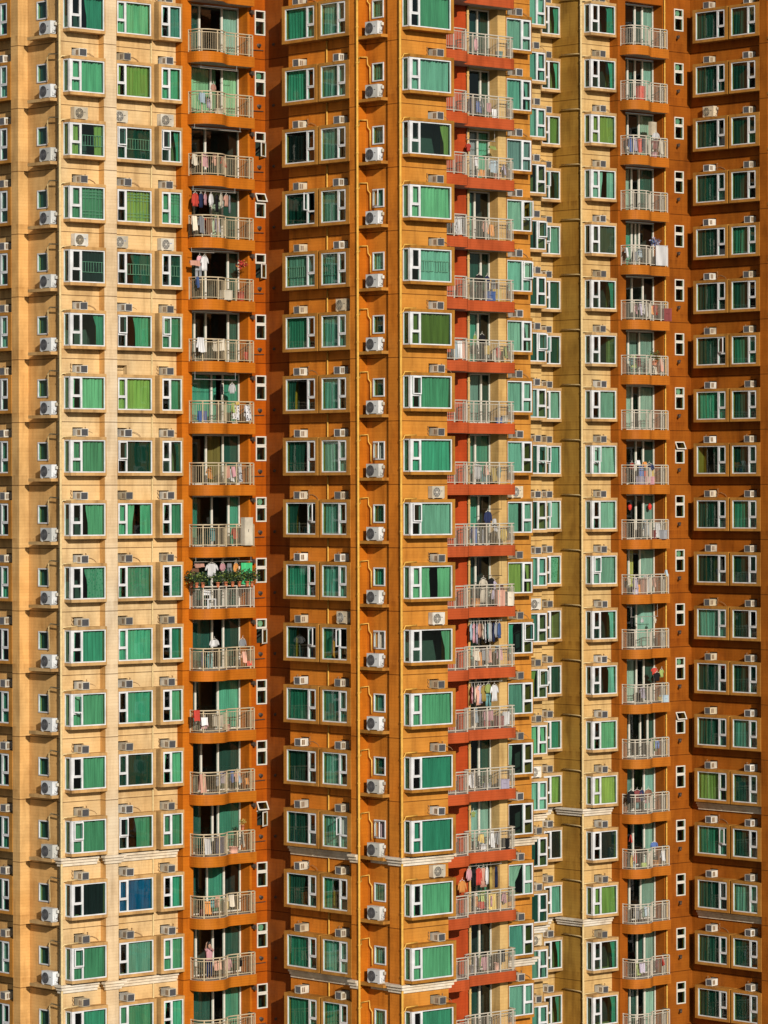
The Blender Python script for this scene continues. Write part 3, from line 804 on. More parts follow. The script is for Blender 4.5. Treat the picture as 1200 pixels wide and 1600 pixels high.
BB = -10.2
BM_L = '. f l u l . . . f . fl . . ul . f .'.split()
BM_R = 'f f . . . . f u . f . f u . . . .'.split()
hb = []
for k in KC: hb += bath_window(WL, BB, -.10, .64, k, BM_L[k + 1])
LK = KC + [16]
dh = [(-3.98, -.54, zf(k), zf(k) + 2.40, .66) for k in [-2] + LK]
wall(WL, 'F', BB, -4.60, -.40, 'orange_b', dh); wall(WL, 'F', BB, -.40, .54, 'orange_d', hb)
rooms(WL, 'F', BB, [(-.05, .45)], KC, 1.8)
hb = []
for k in ALLK: hb += bath_window(WR, BRB, 30.88, .70, k, BM_R[max(0, min(16, k + 1))])
dh = [(27.15, 29.97, zf(k), zf(k) + 2.40, .66) for k in ALLK]
wall(WR, 'F', BRB, 26.57, 32.13, 'brown_o', hb + dh)
rooms(WR, 'F', BRB, [(30.9, 31.5)], ALLK, 1.8)

# ------------------------------------------------------------------ balconies
def smooth(t): t = max(0, min(1, t)); return t * t * (3 - 2 * t)
def outline_S(L, d1, d2, c0, c1, side, rad):
    """plan of a wavy balcony: (x, depth) from left wall end round to right wall end"""
    pts = [(0, 0), (0, side * .5), (0, side)]
    for i in range(1, 9):                              # rounded left shoulder
        t = i / 8 * math.pi / 2
        pts.append((rad * (1 - math.cos(t)), side + (d1 - side) * math.sin(t)))
    x = rad
    while x < L - .12:
        x += .12
        if x > L - .06: break
        pts.append((x, d2 + (d1 - d2) * (1 - smooth((x - c0) / (c1 - c0)))))
    pts.append((L, d2)); pts.append((L, 0))
    return pts
def slab_mesh(pts, mat, h=.50):
    mb = MB(); n = len(pts)
    top = [(x, -d, 0) for x, d in pts]; bot = [(x, -d, -h) for x, d in pts]
    for i in range(n - 1): mb.quad([bot[i], bot[i + 1], top[i + 1], top[i]], 0, False)
    mb.quad(top, 1); mb.quad(bot[::-1], 1)
    me = mb.mesh('balcony', [mat, 'soffit']); return me
def resample(pts, step):
    P = [Vector((x, -d, 0)) for x, d in pts]; out = [P[0]]; acc = 0
    for a, b in zip(P[:-1], P[1:]):
        L = (b - a).length; t = step - acc
        while t <= L: out.append(a + (b - a) * (t / L)); t += step
        acc = (acc + L) % step if L else acc
    return out
def rail_mesh(pts, mat, inset=.07, posts=.86):
    # move the plan inwards a little
    cx = sum(p[0] for p in pts) / len(pts)
    L = pts[-1][0]
    q = [(min(max(x, pts[0][0] + inset), L - inset), max(0, d - inset) if d > .02 else 0) for x, d in pts]
    mb = MB()
    def run(z, r):
        mb.tube([(x, -d, z) for x, d in q], r, 6)
    run(1.03, .032); run(.90, .02); run(.09, .02)
    P = resample(q, .105)
    for i, p in enumerate(P):
        if i % 8 == 0: continue
        mb.tube([(p.x, p.y, .09), (p.x, p.y, .90)], .0088, 4, caps=False)
    for p in P[::8] + [Vector((q[-2][0], -q[-2][1], 0))]:
        mb.box(p.x - .024, p.x + .024, p.y - .024, p.y + .024, .0, 1.02)
    return mb.mesh('railing', mat)
def door_parts(x0, x1, mull, H=2.38):
    mb = MB(); t = .06
    mb.box(x0, x1, 0, .08, 0, .06); mb.box(x0, x1, 0, .08, H - .07, H)
    mb.box(x0, x0 + t, 0, .08, .06, H - .07); mb.box(x1 - t, x1, 0, .08, .06, H - .07)
    for m in mull:
        mb.box(m - .045, m + .045, -.015, .075, .06, H - .07)
    g = MB(); g.quad([(x0 + t, .04, .06), (x1 - t, .04, .06), (x1 - t, .04, H - .07), (x0 + t, .04, H - .07)])
    return mb, g
def balcony_zone(w, plane, x0, x1, depth, ks, codes, key, backmat):
    """door, curtains and dim room behind a balcony; codes per row: 'mull positions (0-9 tenths):curtains'"""
    for k in ks:
        code = codes[(k + 1) % len(codes)]
        ms, cs = code.split(':'); L = x1 - x0
        mull = [x0 + L * int(c) / 10 for c in ms]
        mb, g = door_parts(0, L, [m - x0 for m in mull])
        o = part(w, 'balcony_door', cached(('door', key, ms), lambda: mb.mesh('balcony_door', 'dull_white')), (x0, -plane + depth, zf(k) + .012))
        link('pane', cached(('doorg', key), lambda: g.mesh('pane', 'clear')), o)
        edges = [0] + [m - x0 for m in mull] + [L]
        for i, c in enumerate(cs):
            if c == '.' or i + 1 >= len(edges): continue
            e0, e1 = edges[i] + .05, edges[i + 1] - .03
            hf = c.isupper(); c2 = c.lower()
            if hf: e1 = e0 + (e1 - e0) * .55
            seed = k * 3 + i
            cu = MB(); fr = 34 + (seed * 13) % 20
            cu.grid(lambda u, v: (e0 + (e1 - e0) * u, .16 + .03 * math.sin(fr * (e1 - e0) * u + seed) + .018 * math.sin(2.3 * fr * (e1 - e0) * u), .08 + 2.2 * v), max(8, int((e1 - e0) / .03)), 3)
            link('curtain', cu.mesh('curtain', 'cur_' + c2), o)
    # room behind
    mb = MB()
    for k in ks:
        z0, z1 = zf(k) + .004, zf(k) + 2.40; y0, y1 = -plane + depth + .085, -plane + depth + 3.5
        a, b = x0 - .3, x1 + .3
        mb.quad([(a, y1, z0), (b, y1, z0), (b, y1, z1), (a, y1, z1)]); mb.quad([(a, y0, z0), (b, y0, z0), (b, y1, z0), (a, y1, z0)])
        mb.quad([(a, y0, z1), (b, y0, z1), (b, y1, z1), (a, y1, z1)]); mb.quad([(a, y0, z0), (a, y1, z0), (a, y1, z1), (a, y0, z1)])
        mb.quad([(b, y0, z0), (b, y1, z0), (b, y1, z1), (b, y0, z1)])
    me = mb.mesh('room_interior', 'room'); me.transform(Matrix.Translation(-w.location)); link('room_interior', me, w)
def balconies(w, plane, a0, pts, ks, slab, rail, key):
    me = slab_mesh(pts, slab); rm = rail_mesh(pts, rail)
    for k in ks:
        b = part(w, 'balcony', me, (a0, -plane, zf(k)))
        if not (key == 'BL' and k == 8): link('railing', rm, b)
        else: link('railing', rail_mesh(pts, 'rail_w'), b)
PL = outline_S(3.68, 1.05, .52, 1.15, 2.15, .35, .75)
balconies(WL, BB, -4.22, PL, [-2] + LK, 'slab_o', 'rail', 'BL')
DL = ['37:v.t', '57:gGg', '14:...', '257:..cv', '48:..v', '248:e..v', '57:eEe', '147:..rv', '58:E.e', '57:v.v', '57:v.v', '26:v.e', '36:..v', '156:eV.e',
      '47:Ve.', '257:v..v', '57:v.e']
balcony_zone(WL, BB, -3.98, -.54, .66, [-2] + LK, DL, 'BL', 'orange_b')
PM = [(0, 0), (0, .9), (.12, 1.25), (.4, 1.5), (.8, 1.6), (1.4, 1.62), (1.9, 1.6), (2.2, 1.54), (2.38, 1.4), (2.46, 1.15), (2.55, .92), (2.8, .78), (3.2, .72), (4.0, .7),
      (5.0, .69), (5.9, .68), (6.12, .64), (6.25, .54), (6.30, .36), (6.30, 0)]
balconies(WC, BW, 3.25, PM, RK, 'slab_r', 'rail_w', 'BM')
DM = ['36:.vv', '37:t.v', '36:.ue', '35:.e.', '37:.vv', '36:ee.', '37:vtv', '35:.ee', '36:.e.', '25:.v.', '26:ct.', '35:...', '36:..v', '36:.tt', '35:.ve', '36:...', '26:cv.']
balcony_zone(WC, BW, 6.95, 8.92, .57, RK, DM, 'BM', 'mid_cream')
PR = outline_S(3.18, .98, .55, 1.1, 1.9, .45, .65)
balconies(WR, BRB, 26.72, PR, ALLK, 'slab_b', 'rail_w', 'BR')
DR = ['357:.v.t', '36:..c', '46:t.v', '456:e.c.', '47:...', '36:ttt', '46:t.t', '257:t..v', '257:t..t', '36:YYt', '25:t.t', '257:tt.v', '368:T..v', '47:t.t', '47:V.t', '36:t.t', '257:v.vt']
balcony_zone(WR, BRB, 27.15, 29.97, .66, ALLK, DR, 'BR', 'brown_o')

# small fittings of the balcony zones
def vent(w, loc, rz=0, r=.085, L=.14):
    def mk():
        mb = MB(); mb.tube([(0, .02, 0), (0, -L, -.02)], r, 12); mb.disc((0, -L - .002, -.02), r * .8, 12, mi=1); return mb.mesh('vent_pipe', ['wire', 'black'])
    part(w, 'vent_pipe', cached(('vent', r, L), mk), loc, rz)
for k in KC:
    vent(WL, (.12, -BB, zf(k) + .66)); vent(WC, (.54, 9.55, zf(k) + .68), SR, .07, .06)
    part(WL, 'lamp_bracket', cached('lampb', lambda: (lambda m: (m.box(-.09, .09, -.16, 0, 0, .16), m.box(-.05, .05, -.24, -.161, -.06, .09), m.mesh('lamp_bracket', ['wire']))[-1])(MB())), (-.36, -BB, zf(k) + 2.12))
    part(WL, 'drain_branch', cached('drb', lambda: (lambda m: (m.tube([(-.55, -.05, .40), (.40, -.05, .42)], .022, 5), m.mesh('drain_branch', 'wire'))[-1])(MB())), (0, -BB, zf(k)))
for k in ALLK:
    part(WR, 'spout', cached('spo', lambda: (lambda m: (m.tube([(0, 0, .1), (0, -.16, .12), (-.16, -.26, .0)], .06, 8), m.mesh('spout', 'wire'))[-1])(MB())), (31.1, -BRB, zf(k) + .72))
    part(WR, 'junction_box', cached('jb', lambda: (lambda m: (m.box(0, .18, -.22, 0, -.34, -.08), m.mesh('junction_box', 'ac'))[-1])(MB())), (30.0, -BRB, zf(k)))

# ------------------------------------------------------------------ pipes and cornices
def vpipe(w, x, y, mat, r=.055, branch=None, ks=ALLK, name='drain_pipe', br=.034):
    mb = MB(); mb.tube([(x, y, 5), (x, y, ZT)], r, 8)
    for k in ks:
        z = zf(k)
        for zz in (z + .75, z + 2.0): mb.tube([(x, y, zz - .03), (x, y, zz + .03)], r * 1.35, 8)
        for bpts in (branch or []): mb.tube([(x + p[0], y + p[1], z + p[2]) for p in bpts], br, 6)
    me = mb.mesh(name, mat); me.transform(Matrix.Translation(-w.location)); link(name, me, w)
vpipe(WC, -.07, -.07, 'pipe_y', .055, [[(0, 0, 2.0), (.10, -.05, 2.06), (.18, -.05, 2.235), (.9, -.05, 2.25)]], KC)
vpipe(WC, -.46, 2.44, 'pipe_y', .055, [[(0, 0, 2.0), (.08, -.06, 2.02), (.08, -.06, 2.26), (.55, -.06, 2.30), (.55, -.1, 1.95), (.52, -.3, 1.8), (.52, -.3, 1.05)]], KC)
vpipe(WC, .09, 5.19, 'pipe_y', .035, None, KC)
vpipe(WL, -11.45, 10.52, 'pipe', .055, [[(0, 0, 2.1), (.10, -.04, 2.2), (.9, -.04, 2.24)], [(0, .05, 2.3), (0, .8, 2.35), (.05, 1.0, 2.2), (.1, 1.0, 1.2)]], KC)
vpipe(WL, -6.11, 10.54, 'pipe', .035, None, KC)
vpipe(WR, 24.36, 12.68, 'pipe', .055, [[(0, 0, 2.30), (-.02, .2, 2.36), (-.02, 1.47, 2.40)], [(0, 0, 2.2), (.12, -.04, 2.24), (.9, -.04, 2.25)]], ALLK)
vpipe(WR, 30.05, 12.05, 'pipe_y', .04, None, ALLK)
vpipe(WC, 6.86, 2.78, 'sand', .06, None, RK)

def cornice(w, segs, k, name='cornice'):
    """segs: ('F', b, a0, a1, ext0, ext1) or ('S', a, b0, b1, ...): three stepped bands"""
    z = zf(k)
    for side, pl, lo, hi, e0, e1 in segs:
        mb = MB()
        for z0, z1, d in ((.26, .36, .27), (.12, .259, .18), (-.02, .119, .10)):
            l2, h2 = lo - (d if e0 else 0), hi + (d if e1 else 0)
            if side == 'F': mb.box(l2, h2, -pl - d, -pl, z + z0, z + z1)
            else: mb.box(pl - d, pl - .0, -hi, -lo, z + z0, z + z1)
        me = mb.mesh(name, 'cornice'); me.transform(Matrix.Translation(-w.location)); link(name, me, w)
for k in (12, 14):
    cornice(WL, [('F', BL_, -11.36, -9.42, 1, 0), ('F', -10.2, -9.15, -8.42, 1, 1), ('F', BL_, -8.14, -4.75, 0, 0), ('S', -11.36, -10.85, -10.6, 0, 0)], k)
    cornice(WC, [('F', 0, 0, 2.87, 1, 1), ('S', 0, -.86, 0, 0, 0), ('S', .13, -2.2, -.87, 0, 0), ('S', -.40, -3.05, -2.5, 0, 0), ('S', .15, -7.9, -3.06, 0, 0), ('F', BWM, 9.50, 11.56, 0, 1)], k)
    cornice(WR, [('F', WRB2, 19.0, 21.16, 0, 1), ('F', WRB3, 21.5, 24.1, 0, 0), ('S', 24.43, -14.6, -12.75, 0, 0), ('F', WRB, 24.43, 26.45, 1, 0), ('S', 32.13, -11.6, QB + 4.7, 0, 0)], k)

# closing the volumes far from the view: back walls and roofs
def shell(w, a0, a1, b0, b1, mat):
    mb = MB()
    mb.quad([(a0, -b0, ZT), (a1, -b0, ZT), (a1, -b1, ZT), (a0, -b1, ZT)])
    me = mb.mesh('roof', 'roof'); me.transform(Matrix.Translation(-w.location)); link('roof', me, w)
shell(WL, -11.36, .4, -10.7, -30, 'roof'); shell(WC, .45, 11.5, -3.6, -30, 'roof'); shell(WR, 24.6, 40, -12.9, -30, 'roof')


# ------------------------------------------------------------------ laundry, plants and other things on the balconies
BAL = dict(BL=(-4.22, BB, 4.12, 'left orange'), BM=(None, BW, 3.72, 'red'), BR=(26.70, BRB, 3.47, 'right orange'))
BAL['BM'] = (6.12, BW, 3.74, 'red')
def spot(col, k, t, d, z):
    a0, pl, L, _ = BAL[col]
    return (a0 + t * L - .9 * d, -pl - d, zf(k) + z)
def cloth_mesh(kind, w, h, seed):
    rnd = random.Random(seed); mb = MB(); n = 16
    ph = rnd.uniform(0, 6); f1 = rnd.uniform(3, 5)
    def ring(cx, hw, z, th, tilt=0):
        out = []
        for i in range(n):
            t = 2 * math.pi * i / n; x = cx + hw * math.cos(t)
            y = th * math.sin(t) + .035 * min(1, hw * 4) * math.sin(f1 * 2 * math.pi * (x / max(w, .2)) + ph) * min(1, -z / h * 1.6 + .15)
            out.append((x, y, z + tilt * (x - cx)))
        return out
    if kind in ('shirt', 'dress'):
        pr = [(0, .10), (.02, .24), (.06, .46), (.16, .50), (.45, .46), (.75, .49), (1, .52)] if kind == 'shirt' else [(0, .08), (.02, .2), (.05, .40), (.25, .40), (.42, .34), (.7, .50), (1, .62)]
        mb.loft([ring(0, w * q * (1 + rnd.uniform(-.05, .05)), -h * p, .035) for p, q in pr])
        for s_ in (-1, 1):                                   # sleeves
            x0 = s_ * w * .40; L = h * (.42 if seed % 2 else .72) * (1 if kind == 'shirt' else .4)
            rr = []
            for i in range(5):
                u = i / 4; cx = x0 + s_ * w * .26 * u ** .6; cz = -h * .07 - L * u; hw = w * .13 * (1 - .25 * u)
                rr.append([(cx + hw * math.cos(2 * math.pi * j / 10), .03 * math.sin(2 * math.pi * j / 10), cz) for j in range(10)])
            mb.loft(rr)
    elif kind == 'trousers':
        mb.loft([ring(0, w * q, -h * p, .04) for p, q in ((0, .42), (.05, .45), (.22, .50), (.30, .50))])
        for s_ in (-1, 1):
            mb.loft([[(s_ * w * .25 + w * q * math.cos(2 * math.pi * j / 10) + s_ * .01, .045 * math.sin(2 * math.pi * j / 10), -h * p) for j in range(10)] for p, q in ((.28, .25), (.6, .21), (1, .19))])
    else:                                                    # towel / sheet folded over a line
        th = .018
        def fn(side):
            def g(u, v):
                x = (u - .5) * w * (1 - .06 * math.sin(v * 3)); zz = -h * v * (1 if side < 0 else .55 + .3 * (seed % 3) / 2)
                y = side * (th + .05 * v) + .028 * math.sin(f1 * 6.28 * u + ph) * (.2 + v) + .012 * math.sin(17 * u + ph)
                return (x, y, zz + .02 * math.sin(5 * u + ph) * v)
            return g
        mb.grid(fn(-1), 18, 6); mb.grid(fn(1), 18, 6)
        mb.grid(lambda u, v: ((u - .5) * w, (2 * v - 1) * th + .028 * .2 * math.sin(f1 * 6.28 * u + ph) + .012 * math.sin(17 * u + ph), .015 * math.sin(math.pi * v) + 0), 18, 2)
    return mb
NAMES = dict(paleblue='pale blue', striped='speckled')
USED = {}
def hang(col, k, kind, color, t, d, z, w, h, rz=0.0):
    seed = int(t * 97) + k * 13 + len(color)
    rj = random.Random(seed * 3 + int(d * 50)); t += rj.uniform(-.012, .012); rz += rj.uniform(-.35, .35); w *= rj.uniform(.9, 1.2); h *= rj.uniform(.88, 1.12)
    mb = cloth_mesh(kind, w, h, seed)
    if kind in ('shirt', 'dress'):
        o = link(kind, mb.mesh(kind, 'cl_' + color), None, spot(col, k, t, d, z), rz)
        hg = MB(); hg.tube([(-w * .42, 0, -.02), (0, 0, .07), (w * .42, 0, -.02)], .012, 4); hg.tube([(0, 0, .07), (0, 0, .13), (.03, 0, .16)], .008, 4)
        link('hanger', hg.mesh('hanger', 'dull_white'), o)
    else: o = link(kind, mb.mesh(kind, 'cl_' + color), None, spot(col, k, t, d, z), rz)
    how = 'hanging high on' if z > 1.35 else 'hanging on'
    lab = f'{NAMES.get(color, color)} {kind} {how} {BAL[col][3]} balcony, {storey(k)}'
    assert lab not in USED, lab
    USED[lab] = 1
    tag(o, lab, 'laundry', 'laundry drying on the balconies')
def pole(col, k, t0, t1, d, z, colr='dull_white'):
    a, b = Vector(spot(col, k, t0, d, z)), Vector(spot(col, k, t1, d, z)); c = (a + b) / 2
    mb = MB(); mb.tube([a - c, b - c], .016, 6)
    for e in (a - c, b - c):
        mb.tube([e * .96, e * .96 + Vector((0, 0, 2.40 - z - .005))], .006, 4)
    o = link('drying_pole', mb.mesh('drying_pole', colr), None, c)
    tag(o, f'drying pole under {BAL[col][3]} balcony ceiling, {storey(k)}', 'pole', 'drying poles of the balconies')
def foliage(r, n, seed, flat=.8, size=.09):
    rnd = random.Random(seed); mb = MB()
    for i in range(n):
        v = Vector((rnd.gauss(0, 1), rnd.gauss(0, 1), rnd.gauss(0, 1))).normalized() * r * rnd.uniform(.25, 1)
        v.z = v.z * flat
        a = Vector((rnd.uniform(-1, 1), rnd.uniform(-1, 1), rnd.uniform(-.6, 1))).normalized() * size * rnd.uniform(.6, 1.3)
        b = a.cross(Vector((rnd.uniform(-1, 1), rnd.uniform(-1, 1), rnd.uniform(-1, 1)))).normalized() * size * .33
        mb.quad([v, v + a * .5 + b, v + a, v + a * .5 - b], 0 if rnd.random() < .75 else 1)
    return mb
def plant(col, k, t, d, z, r, label, mats=('leaf', 'leaf2'), pot='pot', n=110, potr=.13, roll=None):
    p = MB(); m = 12
    ring = lambda rr, zz: [(rr * math.cos(2 * math.pi * i / m), rr * math.sin(2 * math.pi * i / m), zz) for i in range(m)]
    p.loft([ring(potr * .7, 0), ring(potr, .2), ring(potr * 1.12, .2), ring(potr * 1.12, .24), ring(potr * .9, .24)])
    root = bpy.data.objects.new('potted_plant', None); COL.objects.link(root); root.location = spot(col, k, t, d, z)
    tag(root, label, 'plant', 'potted plants on the balconies')
    link('pot', p.mesh('pot', pot), root)
    f = link('foliage', foliage(r, n, int(t * 100) + k, .9).mesh('foliage', list(mats)), root, (0, 0, .26 + r * .6))
def solid(name, cat, label, col, k, t, d, z, build, mats, rz=0.0):
    mb = MB(); build(mb); o = link(name, mb.mesh(name, mats), None, spot(col, k, t, d, z), rz); tag(o, label, cat); return o
def bucket(mb, r=.2, h=.36):
    m = 16; ring = lambda rr, zz: [(rr * math.cos(2 * math.pi * i / m), rr * math.sin(2 * math.pi * i / m), zz) for i in range(m)]
    mb.loft([ring(r * .8, 0), ring(r, h), ring(r * 1.06, h), ring(r * 1.06, h + .02), ring(r * .95, h + .02), ring(r * .78, .03)])
def cabinet(w, dd, h):
    def f(mb):
        mb.box(0, w, -dd, 0, .03, h); mb.box(-.01, w + .01, -dd - .01, .0, h + .001, h + .03)
        mb.box(.02, w / 2 - .01, -dd - .014, -dd - .001, .08, h - .04); mb.box(w / 2 + .01, w - .02, -dd - .014, -dd - .001, .08, h - .04)
        mb.box(w / 2 - .05, w / 2 - .03, -dd - .03, -dd - .015, h * .5, h * .6, 1)
    return f

H = hang
# left orange balconies
H('BL', 1, 'towel', 'pink', .27, .75, .98, .36, .62); H('BL', 1, 'towel', 'salmon', .41, .75, .98, .30, .45); H('BL', 1, 'towel', 'red', .53, .6, .96, .24, .46); H('BL', 1, 'towel', 'cream', .12, .5, .98, .3, .5)
pole('BL', 0, .2, .75, .5, 2.15); pole('BL', 1, .1, .8, .5, 2.2)
H('BL', 0, 'towel', 'paleblue', .24, .9, .92, .3, .5); H('BL', 0, 'shirt', 'salmon', .38, .35, 1.45, .3, .34)
pole('BL', 2, .08, .72, .55, 2.18)
for t, c, kd, hh in ((.12, 'red', 'shirt', .62), (.20, 'navy', 'shirt', .68), (.28, 'pink', 'shirt', .5), (.35, 'white', 'shirt', .5), (.43, 'black', 'trousers', .82), (.50, 'cream', 'shirt', .55), (.57, 'salmon', 'shirt', .5), (.64, 'grey', 'trousers', .75)):
    H('BL', 2, kd, c, t, .55, 2.05, .30, hh, R(25))
for t, c, w in ((.12, 'cream', .32), (.22, 'grey', .3), (.33, 'brown', .26), (.45, 'lilac', .26)): H('BL', 2, 'towel', c, t, .8, .95, w, .7)
pole('BL', 3, .06, .4, .6, 2.2)
H('BL', 3, 'towel', 'salmon', .13, .7, 1.78, .5, .22); H('BL', 3, 'shirt', 'white', .26, .5, 2.02, .32, .62); H('BL', 3, 'trousers', 'grey', .17, .55, 1.58, .32, .9); H('BL', 3, 'shirt', 'pink', .19, .3, 2.05, .3, .5); H('BL', 3, 'towel', 'blue', .16, .8, 1.02, .14, .5)
solid('bucket', 'bucket', f'red plastic bucket on the floor of left orange balcony, {storey(3)}', 'BL', 3, .78, .25, .012, lambda m: bucket(m, .2, .42), ['cl_red'])
solid('carton', 'box', f'beige storage box inside left orange balcony, {storey(3)}', 'BL', 3, .47, .4, .012, lambda m: (m.box(0, .5, -.36, 0, 0, .4), m.box(-.01, .51, -.37, .01, .401, .45)), ['cl_cream'])
o = link('hanging_flower_basket', foliage(.26, 170, 5, .8, .11).mesh('hanging_flower_basket', ['cl_red', 'cl_orange']), None, spot('BL', 3, .80, .2, 1.72))
tag(o, f'red and orange flower ball hanging in left orange balcony, {storey(3)}', 'flowers')
H('BL', 4, 'towel', 'white', .20, .98, 1.07, .52, .75); H('BL', 4, 'towel', 'cream', .46, .85, 1.05, .50, .62); H('BL', 4, 'towel', 'red', .86, .3, .5, .2, .4)
pole('BL', 5, .1, .72, .55, 2.05, 'white')
H('BL', 5, 'trousers', 'black', .49, .35, 1.85, .2, .45); H('BL', 5, 'shirt', 'white', .66, .4, 1.85, .22, .42); H('BL', 5, 'towel', 'blue', .21, .7, .55, .5, .5); H('BL', 5, 'towel', 'striped', .70, .4, .86, .42, .75); H('BL', 5, 'sheet', 'striped', .88, .45, .86, .36, .75); H('BL', 5, 'towel', 'yellow', .73, .45, 1.02, .2, .12)
H('BL', 6, 'towel', 'salmon', .60, .5, .88, .2, .62); H('BL', 6, 'towel', 'pink', .68, .45, .85, .18, .52); H('BL', 6, 'towel', 'striped', .76, .4, 1.06, .25, .85)
solid('cabinet', 'cabinet', f'tall pale cabinet at right end of left orange balcony, {storey(7)}', 'BL', 7, .78, .42, .012, cabinet(.5, .3, 1.32), ['ac', 'grille'])
H('BL', 7, 'towel', 'teal', .37, .6, .9, .34, .7)
pole('BL', 8, .1, .95, .5, 2.2)
for t, c, kd, w, hh in ((.12, 'brown', 'trousers', .42, .6), (.17, 'salmon', 'towel', .46, .16), (.36, 'white', 'shirt', .42, .72), (.50, 'pink', 'shirt', .22, .34), (.60, 'grey', 'trousers', .22, .72), (.72, 'orange', 'shirt', .26, .62), (.86, 'green', 'towel', .52, 1.0)):
    H('BL', 8, kd, c, t, .45, 2.1 if c != 'brown' else 1.9, w, hh)
WH = ['first', 'second', 'third', 'fourth', 'fifth', 'sixth', 'seventh', 'eighth', 'ninth']
for i, (t, r) in enumerate(((.05, .26), (.14, .2), (.23, .22), (.45, .22), (.56, .28), (.66, .24), (.76, .3), (.88, .22), (.96, .3))):
    d = 1.0 if t < .5 else .58
    plant('BL', 8, t if t < .9 else .95, d if t > .08 else .35, 1.0, r * 1.45, f'{WH[i]} flower pot from the left along the plant covered white balcony rail', n=330, potr=.09)
solid('garden_chair', 'chair', 'white plastic chair standing behind the plant covered white balcony rail', 'BL', 8, .2, .5, .012,
      lambda m: (m.box(0, .5, -.46, 0, .42, .46), m.box(0, .05, -.46, -.41, 0, .419), m.box(.45, .5, -.46, -.41, 0, .419), m.box(0, .05, -.05, 0, 0, .419), m.box(.45, .5, -.05, 0, 0, .419),
                 m.box(0, .05, -.045, -.005, .461, .9), m.box(.45, .5, -.045, -.005, .461, .9), m.box(.051, .449, -.04, -.01, .62, .88)), ['white'])
H('BL', 9, 'shirt', 'white', .38, .4, 1.42, .42, .3); H('BL', 9, 'shirt', 'grey', .80, .3, 1.4, .3, .4); H('BL', 9, 'towel', 'red', .90, .4, .35, .3, .2)
H('BL', 10, 'towel', 'red', .13, .95, 1.08, .34, .46); H('BL', 10, 'towel', 'white', .24, .9, .72, .34, .4); H('BL', 10, 'shirt', 'pink', .25, .75, .66, .3, .45); H('BL', 10, 'towel', 'cream', .43, .65, .8, .5, .62)
H('BL', 11, 'towel', 'salmon', .22, .75, .96, .46, .86); H('BL', 11, 'towel', 'lilac', .52, .5, 1.02, .36, .56); H('BL', 11, 'towel', 'grey', .43, .4, .82, .3, .5); H('BL', 11, 'towel', 'blue', .64, .35, 1.0, .18, .55); H('BL', 11, 'towel', 'orange', .85, .35, .6, .2, .3)
H('BL', 12, 'sheet', 'white', .29, .75, .86, .46, .78)
plant('BL', 12, .80, .42, 1.07, .2, f'small yellow leaved plant on left orange balcony rail, {storey(12)}', ('cl_yellow', 'leaf2'), n=60, potr=.08)
H('BL', 13, 'towel', 'cream', .62, .52, .96, .26, .5); H('BL', 13, 'towel', 'maroon', .20, .45, .4, .34, .3)
H('BL', 14, 'towel', 'salmon', .43, .6, .88, .36, .5)
# red balconies
H('BM', 0, 'towel', 'pink', .58, .35, .72, .3, .45); H('BM', 0, 'towel', 'white', .68, .4, .45, .3, .4)
H('BM', 1, 'towel', 'white', .36, .55, 1.03, .28, .5); H('BM', 1, 'towel', 'paleblue', .66, .35, .95, .4, .62); H('BM', 1, 'towel', 'orange', .48, .4, .42, .55, .36); H('BM', 1, 'towel', 'lime', .64, .15, 1.62, .4, .16); H('BM', 1, 'shirt', 'red', .24, .4, 1.62, .18, .4)
pole('BM', 1, .2, .7, .2, 1.85)
for t, c in ((-.12, 'black'), (-.02, 'striped'), (.05, 'white'), (.13, 'grey')): H('BM', 2, 'towel', c, t, 1.35, .99, .3, .85)
H('BM', 3, 'shirt', 'black', .42, .45, 1.22, .42, .5); H('BM', 3, 'shirt', 'navy', .56, .35, 1.2, .36, .6); H('BM', 3, 'trousers', 'grey', .66, .4, 1.05, .3, .85)
for t, c in ((-.02, 'paleblue'), (.06, 'white'), (.15, 'salmon')): H('BM', 4, 'towel', c, t, 1.3, .95, .28, .85)
H('BM', 4, 'shirt', 'black', .45, .45, 1.3, .4, .45); H('BM', 4, 'shirt', 'lime', .34, .3, 1.28, .2, .35); H('BM', 4, 'towel', 'cream', .68, .3, .6, .28, .55)
H('BM', 6, 'shirt', 'white', .36, .5, .98, .48, .8); H('BM', 6, 'towel', 'salmon', .52, .35, .92, .3, .5); H('BM', 6, 'towel', 'teal', .50, .2, .6, .3, .5)
pole('BM', 7, .45, .8, .3, 1.72, 'wire')
H('BM', 7, 'shirt', 'navy', .55, .35, 1.6, .42, .55); H('BM', 7, 'towel', 'white', .66, .4, 1.25, .2, .62); H('BM', 7, 'towel', 'blue', .30, .4, .85, .34, .7)
pole('BM', 8, .38, .8, .3, 1.45, 'wire')
H('BM', 8, 'dress', 'cream', .47, .4, 1.32, .36, 1.05); H('BM', 8, 'shirt', 'black', .60, .35, 1.34, .34, .6); H('BM', 8, 'dress', 'lilac', .66, .3, 1.2, .26, .95); H('BM', 8, 'trousers', 'maroon', .78, .35, 1.0, .26, .9)
pole('BM', 9, .22, .80, .35, 2.22)
for i, (c, kd) in enumerate((('paleblue', 'shirt'), ('pink', 'dress'), ('lilac', 'shirt'), ('salmon', 'shirt'), ('cream', 'dress'), ('striped', 'shirt'), ('teal', 'shirt'), ('white', 'shirt'), ('navy', 'trousers'), ('grey', 'shirt'), ('blue', 'shirt'))):
    H('BM', 9, kd, c, .27 + .047 * i, .35, 2.1, .36, .7 + .12 * ((i * 7) % 3), R(38))
for t, c in ((.34, 'cream'), (.50, 'grey'), (.58, 'salmon'), (.76, 'pink')): H('BM', 9, 'towel', c, t, .45, .92, .36, .62)
pole('BM', 10, .22, .80, .35, 2.22)
